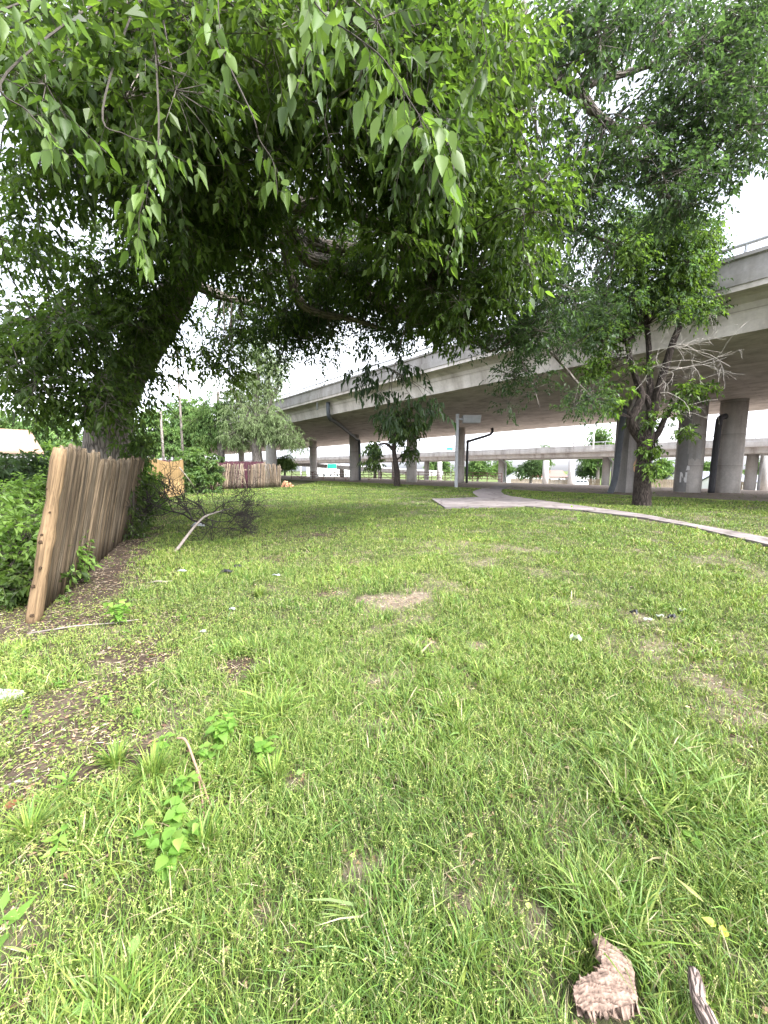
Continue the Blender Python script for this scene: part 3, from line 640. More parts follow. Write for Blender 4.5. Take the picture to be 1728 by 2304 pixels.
def overpass_far():
    root = thing('overpass', 'lower pale concrete overpass seen beneath the big one', 'overpass', B(0, 72, 0))
    s0, s1 = -120, 260
    mb = MB(); extrude(mb, [(66, 3.5), (66.1, 3.35), (80, 3.35), (80.8, 4.1), (80.8, 4.5), (65.3, 4.5), (65.3, 4.15), (65.9, 4.05)][::-1], s0, s1); mb.build('deck', M['conc_far'], root)
    for n0 in (65.28, 80.5):
        mb = MB()
        for q in np.arange(s0, s1, 10.): extrude(mb, [(n0, 4.3), (n0, 4.75), (n0+.08, 4.78), (n0+.08, 5.15), (n0+.3, 5.15), (n0+.3, 4.3)], q+.015, q+9.985)
        mb.build('parapet', M['conc_far'], root)
    mb = MB(); tube(mb, [B(s0, 65.4, 5.62), B(s1, 65.4, 5.62)], [.06, .06], 6); mb.build('rail', M['metal'], root)
    for q in np.arange(-40, 90, 3.4):
        mb = MB(); tube(mb, [B(q, 65.4, 5.14), B(q, 65.4, 5.6)], [.05, .05], 5); mb.build('rail_post', M['metal'], root)
    for px, Y in ((1128, 80), (1228, 93), (1286, 88), (1364, 66), (1691, 52), (1722, 60), (960, 97), (989, 112), (855, 135), (886, 118), (930, 118), (770, 150)):
        c0 = S(px, 1054, Y); z = float(H(c0[0], c0[1])); mb = MB(); r = .62 if px in (1128, 1364, 1691, 960, 886) else .7
        tube(mb, [(c0[0], c0[1], z-.3), (c0[0], c0[1], z+2), (c0[0], c0[1], 3.4)], [r]*3, 16); o = mb.build('column', M['conc_far'], root, True)
        if px in (1128, 1364, 1691):
            P, rr = smoothpath([(c0[0]-.9, c0[1]-2.2, 4.2), (c0[0]-.9, c0[1]-2.2, 3.4), (c0[0]+.4, c0[1]-.9, 2.7), (c0[0]+.75, c0[1]-.5, 2.2), (c0[0]+.78, c0[1]-.4, z)], [.16]*5, 3); mb = MB(); tube(mb, P, rr, 8); mb.build('downspout', M['metal'], root, True)
    # a ramp that comes down on the left behind it
    root = thing('ramp', 'sloping concrete ramp behind the lower overpass, far left under the big bridge', 'ramp', (10, 150, 0))
    p, q = S(650, 1043, 170), S(960, 1065, 120)
    d = q-p; dn = unit(np.array([d[1], -d[0], 0])); mb = MB(); V = []
    for e in (p, q): V += [e-UP*.8, e+UP*.7, e+UP*.7-dn*9, e-UP*.8-dn*9]
    mb.add(V, [np.array([[0, 1, 5, 4], [1, 2, 6, 5], [2, 3, 7, 6], [3, 0, 4, 7], [3, 2, 1, 0], [4, 5, 6, 7]])]); mb.build('deck', M['conc_far'], root)
    for t in (.15, .4, .65, .88):
        e = p+d*t-dn*4; mb = MB(); tube(mb, [(e[0], e[1], -5.), (e[0], e[1], e[2]-.7)], [.6, .6], 10); mb.build('pier', M['conc_far'], root, True)
overpass_far()
# lamp with a box head on a square post
def lamp():
    b = S(1026, 1090, 31); b[2] = float(H(b[0], b[1])); root = thing('area_lamp', 'tall square grey post with a boxy light head in front of the overpass', 'lamp', b)
    ht = S(1026, 933, b[1])[2]-b[2]; mb = MB(); obox(mb, b+UP*ht/2, np.eye(3), (.11, .11, ht/2+.05)); mb.build('pole', M['metal'], root)
    mb = MB(); obox(mb, b+[.27, 0, ht-.35], np.eye(3), (.16, .05, .06)); mb.build('arm', M['metal'], root)
    mb = MB(); V = [b+np.array([x, y, z+ht-6.4]) for x, y, z in ((.45, -.32, 5.75), (1.75, -.32, 5.75), (1.75, .32, 5.75), (.45, .32, 5.75), (.42, -.36, 6.33), (1.8, -.36, 6.33), (1.8, .36, 6.33), (.42, .36, 6.33))]
    mb.add(V, [np.array([[3, 2, 1, 0], [4, 5, 6, 7], [0, 1, 5, 4], [1, 2, 6, 5], [2, 3, 7, 6], [3, 0, 4, 7]])]); mb.build('light_head', M['metal'], root)
lamp()
# brown pipe railing beyond the overpass
def railing():
    a, b = np.array([-16.5, 69.]), np.array([17.5, 57.5]); d = unit(b-a); L = np.linalg.norm(b-a)
    root = thing('pipe_railing', 'rusty brown pipe railing with diagonal braces beyond the bridge columns', 'railing', (*a, float(H(*a))))
    n = 17; tops = []
    for i in range(n+1):
        q = a+d*L*i/n; z = float(H(q[0], q[1])); mb = MB(); tube(mb, [(q[0], q[1], z-.1), (q[0], q[1], z+1.35)], [.06, .06], 6); mb.build('post', M['rust'], root); tops.append(np.array([q[0], q[1], z]))
    for zz in (.45, .9, 1.32):
        mb = MB(); tube(mb, [p+UP*zz for p in tops], .05, 6, 0, None); mb.build('rail', M['rust'], root)
    for i in range(0, n, 1):
        mb = MB(); tube(mb, [tops[i]+UP*(.1 if i % 2 else 1.3), tops[i+1]+UP*(1.3 if i % 2 else .1)], .035, 5); mb.build('brace', M['rust'], root)
railing()
# ------------------------------------------------------------------ far things
def house(name, label, c, rz, L, Wd, hw, hr, roofm, wallm=None, wins=3):
    z = float(H(c[0], c[1])); root = thing(name, label, 'house', (c[0], c[1], z)); ca, sa = math.cos(rz), math.sin(rz)
    f = lambda x, y, q: np.array([c[0]+ca*x-sa*y, c[1]+sa*x+ca*y, z+q])
    mb = MB(); V = [f(x, y, q) for x, y, q in ((-L/2, -Wd/2, -.3), (L/2, -Wd/2, -.3), (L/2, Wd/2, -.3), (-L/2, Wd/2, -.3), (-L/2, -Wd/2, hw), (L/2, -Wd/2, hw), (L/2, Wd/2, hw), (-L/2, Wd/2, hw), (-L/2, 0, hw+hr), (L/2, 0, hw+hr))]
    mb.add(V, [np.array([[0, 1, 5, 4], [2, 3, 7, 6]]), np.array([[1, 2, 6, 9, 5], [3, 0, 4, 8, 7]])]); mb.build('wall', wallm or M['siding'], root)
    mb = MB(); e = .4; t = .12; k = hr/(Wd/2)
    for sg in (-1, 1):
        P = [(-L/2-e, 0, hw+hr+.06), (L/2+e, 0, hw+hr+.06), (L/2+e, sg*(Wd/2+e), hw-e*k+.06), (-L/2-e, sg*(Wd/2+e), hw-e*k+.06)]
        V = [f(*p) for p in P]+[f(p[0], p[1], p[2]+t) for p in P]
        mb.add(V, [np.array(BOXF and [[0, 1, 2, 3], [4, 7, 6, 5], [0, 4, 5, 1], [1, 5, 6, 2], [2, 6, 7, 3], [3, 7, 4, 0]])])
    mb.build('roof', roofm, root)
    for i in range(wins):
        x = (-.5+(i+.5)/wins)*L*.9; mb = MB(); box(mb, (x-.5, -Wd/2-.06, 1.0), (x+.5, -Wd/2-.01, 2.1), None, f); o = mb.build('window', M['glass'], root)
        mb = MB(); 
        for lo, hi in (((x-.6, -Wd/2-.09, .9), (x-.5, -Wd/2-.005, 2.2)), ((x+.5, -Wd/2-.09, .9), (x+.6, -Wd/2-.005, 2.2)), ((x-.5, -Wd/2-.09, 2.1), (x+.5, -Wd/2-.005, 2.2)), ((x-.5, -Wd/2-.09, .9), (x+.5, -Wd/2-.005, 1.0))): box(mb, lo, hi, None, f)
        mb.build('frame', M['white'], o)
    mb = MB(); box(mb, (L*.45-1., -Wd/2-.05, 0), (L*.45-.1, -Wd/2-.004, 2.05), (.4, .4, .45), f); mb.build('door', M['siding'], root)
def far_spot(px, Y): p = S(px, 1054, Y); return p[:2]
house('house', 'white gabled house, leftmost beyond the lower overpass', far_spot(1165, 140), R(80), 10, 9, 2.6, 2.6, M['roof_grey'])
house('house', 'white house with red brown roof between the far columns', far_spot(1215, 150), R(5), 17, 8, 2.7, 2.2, M['roof_red'], None, 4)
house('house', 'white gabled house beside the parked white vehicle', far_spot(1308, 145), R(85), 9, 8.5, 2.6, 2.8, M['roof_grey'])
house('house', 'pale house with blue grey roof seen between the two round columns', far_spot(1590, 105), R(-8), 15, 8, 2.8, 2.0, M['roof_grey'])
house('house', 'low white house with grey roof right of the round column', far_spot(1668, 92), R(-10), 12, 7, 2.4, 1.4, M['roof_grey'])
house('house', 'neighbouring house with peach tan roof behind the left shrubs', np.array([-29.5, 22.5]), R(49), 13, 8, 2.5, 1.5, M['roof_peach'])
house('house', 'long low white building beyond the bridges at far left', far_spot(745, 230), R(-12), 26, 12, 7, .8, M['roof_grey'], None, 6)
def far_fence(label, px0, px1, Y0, Y1, h, m, seed):
    a, b = far_spot(px0, Y0), far_spot(px1, Y1); root = thing('board_fence', label, 'fence', (*a, float(H(*a))))
    mb = MB(); boards(mb, a, b, int(np.linalg.norm(b-a)/.3), lambda t: h, .03, .03, seed); mb.build('board_panel', m, root)
    mb = MB(); d = unit(b-a); nn = np.array([d[1], -d[0]])
    z = float(H(*((a+b)/2))); obox(mb, np.append((a+b)/2-nn*.06, z+h*.7), [np.append(d, 0), np.append(nn, 0), UP], (np.linalg.norm(b-a)/2, .03, .05)); mb.build('rail', m, root)
far_fence('dark brown board fence right of the parked white vehicle', 1313, 1352, 112, 110, 2.2, M['picket'], 1)
far_fence('grey weathered board fence between tree trunk and round column', 1462, 1535, 84, 82, 2.0, M['picket_far'], 2)
far_fence('pinkish board fence along the houses below the lower overpass', 1150, 1290, 128, 126, 1.9, M['picket_far'], 3)
far_fence('grey board fence right of the round column near the house', 1625, 1685, 76, 73, 1.9, M['picket_far'], 4)
def vehicle():
    c = far_spot(1303, 108); z = float(H(c[0], c[1])); root = thing('parked_car', 'white sport utility vehicle parked beside the dark board fence', 'car', (*c, z))
    f = lambda x, y, q: np.array([c[0]+x, c[1]+y, z+q])
    pr = [(-2.4, .45), (-2.4, 1.0), (-1.5, 1.12), (-.9, 1.72), (2.0, 1.75), (2.35, 1.1), (2.4, .45)]
    mb = MB(); m = len(pr); V = [f(x, -.9, q) for x, q in pr]+[f(x, .9, q) for x, q in pr]
    mb.add(V, [np.arange(m)[None], (np.arange(m)[::-1]+m)[None], np.array([[j, j+m, (j+1) % m+m, (j+1) % m] for j in range(m)])]); body = mb.build('body', M['carwhite'], root)
    for xs in ((-1.3, -.85, -.02), (.08, .08, .95), (1.05, 1.05, 1.95)):
        mb = MB(); x0, x1, x2 = xs; mb.add([f(x0, -.915, 1.15), f(x2, -.915, 1.15), f(x2, -.915, 1.62), f(x1, -.915, 1.62)], [np.arange(4)[None]]); mb.build('window', M['glass'], root)
    for x in (-1.5, 1.5):
        for y in (-.85, .85):
            mb = MB(); tube(mb, [f(x, y-.12, .36), f(x, y+.12, .36)], [.36, .36], 16); wv = mb.build('wheel', M['tyre'], root)
            if y < 0: mb = MB(); tube(mb, [f(x, y-.14, .36), f(x, y-.1, .36)], [.22, .22], 12); mb.build('rim', M['metal'], wv)
    mb = MB(); box(mb, (-2.43, -.8, .75), (-2.38, -.5, .92), None, f); mb.build('headlight', M['white'], root)
vehicle()
def sign(label, px, py, Y, w_, h_, polez):
    c = S(px, py, Y); root = thing('road_sign', label, 'sign', (c[0], c[1], polez), None)
    mb = MB(); obox(mb, c, np.eye(3), (w_/2, .05, h_/2)); mb.build('panel', M['green'], root)
    mb = MB()
    for e in (-.4, .4): tube(mb, [c+[e*w_, .1, h_/2], np.array([c[0]+e*w_, c[1]+.1, polez])], [.09, .09], 6)
    mb.build('support', M['metal'], root)
    mb = MB()
    for x0, x1, z0, z1 in ((-.5, .5, .46, .5), (-.5, .5, -.5, -.46), (-.5, -.48, -.46, .46), (.48, .5, -.46, .46)):
        obox(mb, c+[w_*(x0+x1)/2, -.056, h_*(z0+z1)/2], np.eye(3), (w_*(x1-x0)/2, .006, h_*(z1-z0)/2))
    mb.build('border', M['white'], root)
sign('green highway sign under the big overpass, between its left columns', 747, 1049, 100, 2.4, 1.3, -3.)
sign('small green road sign above the lower overpass parapet', 1012, 1010.5, 90, 1.5, .75, 4.6)
def pole(label, px, Y, ytop, r, name='utility_pole', base=None, arm=True, m='bark_far'):
    t = S(px, ytop, Y); z = float(H(t[0], t[1])) if base is None else base
    root = thing(name, label, 'pole', (t[0], t[1], z)); mb = MB(); tube(mb, [(t[0], t[1], z-.2), (t[0], t[1], (z+t[2])/2), t], [r, r*.9, r*.75], 8); mb.build('shaft', M[m], root, True)
    if arm: mb = MB(); obox(mb, t-UP*.5, np.eye(3), (1.0, .06, .07)); mb.build('crossarm', M[m], root)
    return t
pole('wooden utility pole, taller of the two right of the big trunk', 398, 40, 790, .13)
pole('wooden utility pole, shorter one nearest the big trunk', 361, 34, 925, .12, arm=False)
pole('thin metal lamp mast rising over the lower overpass', 1293, 62, 955, .09, 'lamp_mast', 4.5, False, 'metal')
pole('white short mast on the lower overpass parapet', 1338, 58, 951, .11, 'lamp_mast', 4.5, False, 'white')
pole('pale slim lamp mast among the houses below the lower overpass', 1233, 100, 1040, .1, 'lamp_mast', None, False, 'metal')
pole('lamp mast far behind the lower overpass near the green sign', 1016, 120, 980, .1, 'lamp_mast', None, False, 'metal')
pole('tall lamp mast standing on the big overpass parapet at left', 711, 39.5, 770, .09, 'lamp_mast', 7.5, False, 'metal')
for i, (y0, y1) in enumerate(((962, 938), (976, 955), (985, 968), (996, 985))):
    a, b = S(900, y0+18, 160), S(1728, y1, 120); mb = MB(); P = [a+(b-a)*t-UP*2.2*4*t*(1-t) for t in np.linspace(0, 1, 20)]
    tube(mb, P, .045, 4, 0, None, False)
    tag(mb.build('power_line', M['darkpipe']), ['topmost', 'second highest', 'third highest', 'lowest'][i]+' thin power line across the sky beneath the overpass', 'cable', 'power lines under the overpass')
#TREES
# ------------------------------------------------------------------ trees
def nearest(limb, P):
    d = np.linalg.norm(limb[None]-P[:, None], axis=2); return d.argmin(1)
def sprays(leafmb, twigmb, A, T, ln, nl, L, W, col, droop, detail=False, twig_r=.003, vary=.38, spread=.8):
    n = len(A); T = unit(T); S_ = unit(np.cross(T, np.array([[0, 0, 1.]])+.2*RNG.normal(size=(n, 3)))); ln = np.broadcast_to(np.asarray(ln, float), n)
    dz = np.array([[0, 0, -1.]])
    end = A+T*ln[:, None]+dz*(ln*.35*droop)[:, None]
    if twigmb is not None: sticks(twigmb, A, end, twig_r, twig_r*.4)
    Ps, Ds, Ns, Ls, Ws, Cs = [], [], [], [], [], []
    for k in range(nl):
        t = (k+.7)/nl; sg = 1 if k % 2 else -1
        if k == nl-1: sg = 0; t = 1.
        p = A+T*(ln*t)[:, None]+dz*(ln*.35*droop*t*t)[:, None]
        d = T*.55+S_*sg*spread+dz*droop+RNG.normal(0, .28, (n, 3))
        Ps.append(p); Ds.append(d); Ns.append(np.array([[0, 0, 1.]])+RNG.normal(0, .45, (n, 3))); s = RNG.uniform(1-vary, 1+vary, n)
        Ls.append(L*s); Ws.append(W*s*RNG.uniform(.85, 1.15, n)); Cs.append(col*RNG.uniform(.8, 1.2, n)[:, None])
    leaves(leafmb, np.concatenate(Ps), np.concatenate(Ds), np.concatenate(Ns), np.concatenate(Ls), np.concatenate(Ws), np.clip(np.concatenate(Cs), 0, 1), detail, .12+.15*droop)
def clusters_to_tree(leafmb, twigmb, limb, cl, nsp, crad, nl, L, W, pal, droop, ln, link_r=.012, flat=.75, link=True):
    n = len(cl)
    if link and limb is not None and n:
        i = nearest(limb, cl); a = limb[i]; mid = (a+cl)/2+RNG.normal(0, .1, (n, 3))*np.linalg.norm(cl-a, axis=1)[:, None]*.5+np.array([[0, 0, .06]])*np.linalg.norm(cl-a, axis=1)[:, None]
        sticks(twigmb, a, mid, link_r*1.6, link_r, None, 5); sticks(twigmb, mid, cl, link_r, link_r*.5, None, 4)
    m = n*nsp; ci = np.repeat(np.arange(n), nsp); d = unit(RNG.normal(size=(m, 3))); d[:, 2] *= flat
    rr = crad*RNG.random(m)**.45; A = cl[ci]+d*rr[:, None]*.75
    tone = RNG.uniform(.78, 1.25, n)[ci]; col = pal[RNG.integers(0, len(pal), n)[ci]]*tone[:, None]; mixc = RNG.random(m) < .35; col[mixc] = pal[RNG.integers(0, len(pal), mixc.sum())]
    T = d+np.array([[0, 0, -.35*droop]])+RNG.normal(0, .3, (m, 3))
    sub = RNG.random(m) < .6
    sticks(twigmb, cl[ci][sub], A[sub], link_r*.45, .003)
    sprays(leafmb, twigmb, A, T, ln*RNG.uniform(.7, 1.3, m), nl, L, W, col, droop)
PAL = np.array([[.070, .118, .023], [.056, .098, .021], [.088, .140, .028], [.050, .086, .023], [.108, .168, .034]])
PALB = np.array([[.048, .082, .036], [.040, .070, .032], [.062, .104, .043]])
PALY = np.array([[.16, .26, .055], [.13, .22, .05], [.19, .29, .07]])
def limb(mb, P, r, k=10, b=.12, n=4, seed=0):
    Q, rr = smoothpath(P, r, n); tube(mb, Q, rr, k, b, None, True, seed); return Q
def big_tree():
    base = D(236, 1045, 10.5); base[2] = 0
    root = thing('shade_tree', 'huge old shade tree with a leaning furrowed trunk behind the near fence, limbs overhead', 'tree', base)
    mb = MB(); Ls = []
    def LB(pts, r, k=10, b=.12, seed=0):
        Q = limb(mb, [D(*p) for p in pts], r, k, b, 4, seed); Ls.append(Q[2:])
    tp = [base-UP*.2, base+UP*.35]+[D(*p) for p in ((235, 960, 10.5), (240, 880, 10.5), (268, 820, 10.4), (308, 760, 10.3), (345, 700, 10.2), (380, 635, 10.), (408, 580, 9.7), (450, 525, 9.4), (510, 480, 9.1), (575, 435, 8.8))]
    limb(mb, tp, [.80, .64, .57, .545, .46, .42, .39, .37, .35, .33, .32, .32], 26, .10, 5, 1); Ls.append(np.array([D(575, 435, 8.8)]))
    LB([(575, 435, 8.8), (603, 340, 8.2), (618, 215, 7.5), (632, 80, 6.8), (655, -70, 6.)], [.32, .26, .22, .19, .16], 12, .12, 2)
    LB([(575, 435, 8.8), (625, 500, 9.2), (690, 532, 9.4), (800, 545, 9.6), (880, 560, 9.8), (980, 560, 10)], [.28, .22, .17, .13, .10, .05], 12, .15, 3)
    LB([(640, 515, 9.2), (670, 560, 9.3), (730, 572, 9.4), (780, 610, 9.5), (820, 655, 9.7), (880, 678, 9.9), (975, 708, 10.2), (1060, 760, 10.6)], [.2, .17, .16, .15, .13, .11, .08, .04], 12, .15, 4)
    LB([(600, 470, 9), (700, 430, 8.8), (790, 470, 8.8), (860, 520, 8.6), (920, 600, 8.6)], [.22, .17, .14, .1, .06], 10, .15, 5)
    LB([(610, 480, 9), (635, 620, 9.4), (670, 670, 9.6), (760, 690, 9.8), (860, 720, 10)], [.16, .11, .09, .06, .03], 8, .15, 6)
    LB([(540, 455, 9), (470, 395, 8.6), (390, 375, 8.2), (300, 330, 7.6), (180, 240, 7), (60, 180, 6.4)], [.24, .19, .16, .12, .09, .05], 10, .15, 7)
    LB([(612, 250, 7.7), (700, 150, 7.2), (800, 95, 6.9), (900, 85, 6.9), (1010, 95, 7.1), (1090, 115, 7.4), (1145, 150, 7.8), (1235, 190, 8.2), (1290, 250, 8.5), (1340, 290, 8.8), (1410, 400, 9.2)], [.2, .17, .15, .145, .14, .13, .13, .12, .09, .07, .03], 10, .15, 8)
    LB([(1130, 20, 7.4), (1100, 60, 7.3), (1085, 110, 7.4)], [.1, .11, .12], 8, .15, 9)
    LB([(1235, 190, 8.2), (1310, 170, 8.4), (1430, 130, 8.7), (1560, 60, 9), (1680, 0, 9.2)], [.08, .065, .05, .04, .03], 8, .1, 10)
    LB([(1240, 188, 8.2), (1290, 150, 8.3), (1360, 105, 8.5), (1450, 80, 8.6)], [.05, .04, .035, .02], 6, .1, 11)
    LB([(1340, 290, 8.8), (1420, 270, 9), (1530, 300, 9.3), (1640, 280, 9.5)], [.07, .055, .04, .02], 7, .1, 12)
    LB([(830, 95, 6.9), (880, 200, 7.2), (960, 170, 7.1), (1060, 140, 7.3)], [.08, .07, .05, .04], 8, .1, 13)
    LB([(900, 560, 9.8), (1010, 520, 10), (1120, 480, 10.3), (1250, 500, 10.6), (1330, 530, 11)], [.1, .09, .08, .06, .03], 8, .12, 14)
    LB([(1010, 560, 10), (1090, 660, 10.8), (1150, 720, 11.2), (1200, 770, 11.6), (1250, 830, 12), (1290, 870, 12.2)], [.08, .07, .06, .05, .035, .015], 8, .12, 15)
    LB([(1090, 660, 10.8), (1120, 760, 11), (1150, 830, 11.2), (1165, 880, 11.3)], [.045, .035, .025, .01], 6, .1, 16)
    LB([(330, 735, 10.2), (240, 690, 9.6), (140, 680, 8.8), (20, 700, 8.2)], [.17, .12, .08, .04], 10, .12, 17)
    LB([(250, 850, 10.4), (190, 790, 9.8), (110, 790, 9), (20, 830, 8.4)], [.13, .09, .06, .03], 9, .12, 18)
    LB([(395, 600, 9.9), (480, 640, 10.6), (560, 660, 11.2), (640, 700, 11.8)], [.16, .11, .07, .03], 9, .12, 19)
    LB([(470, 395, 8.6), (420, 250, 7.6), (360, 120, 6.6), (330, -40, 5.6)], [.13, .10, .08, .05], 8, .12, 20)
    LB([(1020, 540, 10.1), (930, 620, 9.6), (880, 700, 9.2), (850, 800, 9.)], [.05, .035, .02, .008], 6, .1, 21)
    LM = np.concatenate(Ls)
    lobes = [(120,110,5.6,170,120,1.5,10,0),(380,130,5.2,170,130,1.5,11,0),(600,200,6,150,150,1.6,9,0),(300,350,6.6,220,130,1.5,9,0),(500,470,7.4,150,100,1.3,7,0),(440,330,6.4,150,120,1.2,6,0),(160,330,6.4,130,90,1.2,6,0),(30,450,7,70,90,1,3,0),
        (130,700,8,160,75,1.2,10,0),(60,800,7.6,90,55,1,5,0),(250,640,9,130,80,1.2,7,0),(170,855,8.3,130,38,1,5,0),(90,590,8,100,50,1,3,0),(330,520,8.4,120,80,1.2,5,0),(500,560,9.4,110,80,1.2,5,0),
        (560,670,11.4,120,75,1.3,7,0),(720,640,11.5,130,90,1.2,9,1),(860,640,11,120,70,1.2,8,1),(690,490,10.5,130,70,1.2,7,1),(620,750,12,120,60,1,6,1),(760,700,12,130,50,1.2,6,1),(940,680,11,70,60,1,5,1),(300,780,9.2,70,80,.6,5,0),(350,660,9.1,50,70,.5,3,0),(700,600,9.4,120,60,1,3,0),(860,600,9.2,120,60,1,4,0),(980,680,9.4,90,50,1,5,0),(760,660,10.4,120,40,1,5,1),(1060,720,10.6,80,50,.8,5,1),(620,680,11,60,60,1,4,1),(380,470,8.6,90,60,.8,3,0),(470,790,11,45,60,.8,3,0),(640,610,10.4,80,80,1.2,3,0),(700,720,11,110,60,1.2,3,1),
        (800,150,6.2,150,130,1.5,12,0),(950,300,5.8,110,150,1.2,11,0),(900,450,6.6,130,90,1.5,10,0),(1050,180,7,130,130,1.5,10,0),(1080,450,7.2,120,130,1.5,12,0),(780,330,7.2,130,110,1.4,5,0),(1000,610,8.2,110,70,1.2,7,0),(1130,620,8.6,90,90,1.2,9,1),
        (1190,750,12,100,70,1,5,1),(1130,700,10,70,70,1,4,1),(1260,870,12.2,60,42,.8,3,1),(1110,820,11.2,50,50,.7,2,1),(1260,640,10.5,90,80,1.2,6,1),
        (1290,310,9,90,130,1.5,9,1),(1450,310,9,120,120,1.5,15,1),(1590,260,9,110,130,1.5,15,1),(1240,80,8,110,80,1.4,8,1),(1500,90,9,120,80,1.5,10,1),(1620,60,9,80,90,1.4,8,1),(1470,430,9.6,80,40,1,5,1),(1230,470,9,110,90,1.3,8,1),
        (790,580,10,150,90,1.2,4,0),(840,680,10,90,50,1,2,1),(900,60,6,220,70,1.2,10,0),(620,40,5,250,60,1.2,9,0),(1340,40,8,120,50,1.2,5,1)]
    lm, tw = MB(), mb
    for small in (0, 1):
        cs = []
        for x, y, Y, sx, sy, sY, wt, q in lobes:
            if q != small: continue
            n = int(wt*(3.1 if x < 650 else 3.1)); g = RNG.normal(size=(n*3, 3)); g = g[np.linalg.norm(g, axis=1) < 1.7][:n]
            for a in g:
                px, py = x+a[0]*sx*.72, y+a[1]*sy*.72
                if px > 1500 and py > 470-(px-1540)*.95: continue
                if 1320 < px < 1410 and 95 < py < 190: continue
                if 1310 < px < 1385 and 415 < py < 500: continue
                if px < 75 and 415 < py < 500: continue
                if 70 < px < 190 and 590 < py < 645: continue
                if 700 < px < 930 and 765 < py < 800: continue
                cs.append(D(px, py, Y+a[2]*sY*.7))
        cs = np.array(cs)
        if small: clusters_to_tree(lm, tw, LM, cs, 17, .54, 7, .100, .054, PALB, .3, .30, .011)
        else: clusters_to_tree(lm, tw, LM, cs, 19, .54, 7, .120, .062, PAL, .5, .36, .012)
    # dark drooping sprays that hang in front of the bridge
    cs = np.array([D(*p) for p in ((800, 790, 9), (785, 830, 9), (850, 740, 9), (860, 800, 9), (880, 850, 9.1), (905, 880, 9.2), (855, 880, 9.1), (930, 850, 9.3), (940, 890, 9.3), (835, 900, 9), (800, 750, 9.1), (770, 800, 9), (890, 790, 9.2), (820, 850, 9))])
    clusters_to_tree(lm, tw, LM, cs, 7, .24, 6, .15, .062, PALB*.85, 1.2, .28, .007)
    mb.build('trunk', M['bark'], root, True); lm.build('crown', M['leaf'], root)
    # near twigs that hang into view, with large leaves
    lm, tw = MB(), MB()
    near = [((655, -40, 2.6), (700, 30, 2.5), (770, 80, 2.4), (830, 130, 2.3), (880, 210, 2.25), (925, 280, 2.2), (965, 350, 2.2)), ((470, -30, 2.9), (475, 60, 2.8), (490, 120, 2.8)), ((-20, 150, 3.2), (120, 230, 3.1), (230, 330, 3.)), ((60, 240, 2.9), (110, 290, 2.9), (150, 340, 2.9)), ((330, 360, 3.2), (310, 430, 3.1), (300, 480, 3.1), (312, 545, 3.1)),
            ((270, 290, 3.3), (330, 310, 3.2), (380, 340, 3.2)), ((20, 60, 3), (70, 40, 2.9), (130, 10, 2.8)), ((700, 60, 3), (660, 130, 3), (640, 200, 3)), ((1040, 40, 4), (1050, 120, 4), (1010, 210, 4)), ((1130, 530, 5), (1150, 600, 5), (1140, 660, 5)), ((980, 430, 4.4), (985, 500, 4.4), (965, 560, 4.4)), ((560, 300, 3.6), (590, 350, 3.6), (600, 420, 3.6))]
    for i, pts in enumerate(near):
        W = [D(*p) for p in pts]; pre = W[0]+(W[0]-W[1])*.8+UP*.12; j = nearest(LM, np.array([pre]))[0]; e0 = LM[j]
        Q, rr = smoothpath([e0, e0+(pre-e0)*.5+UP*.15+RNG.normal(0, .05, 3), pre]+W, [.012, .009, .007]+list(np.linspace(.005, .0018, len(W))), 6); tube(tw, Q, rr, 5); Q = Q[16:]
        m = len(Q); reps = 1 if i % 2 else 2; idx = np.repeat(np.arange(1, m, 2), reps); A = Q[idx]; t = np.gradient(Q, axis=0)[idx]
        sd = RNG.normal(size=(len(A), 3)); T = unit(t)+unit(sd)*1.3+np.array([[0, 0, -.25]])
        pal = PALY[RNG.integers(0, 3, len(A))]*.72 if i in (0, 1, 3, 4, 5, 6, 14) else PAL[RNG.integers(0, 5, len(A))]*1.25
        sprays(lm, tw, A, T, .16, 3, .098, .052, pal, .85, True, .0016, .5, .7)
    o = lm.build('crown', M['leaf2'], root, True); tag(o, 'large pale green leaves on twigs hanging nearest the viewer'); tw.build('twig', M['twig'], root)
big_tree()
def Z3(x, y, Y): return S(1100+x/2.642, 450+y/2.642, Y)
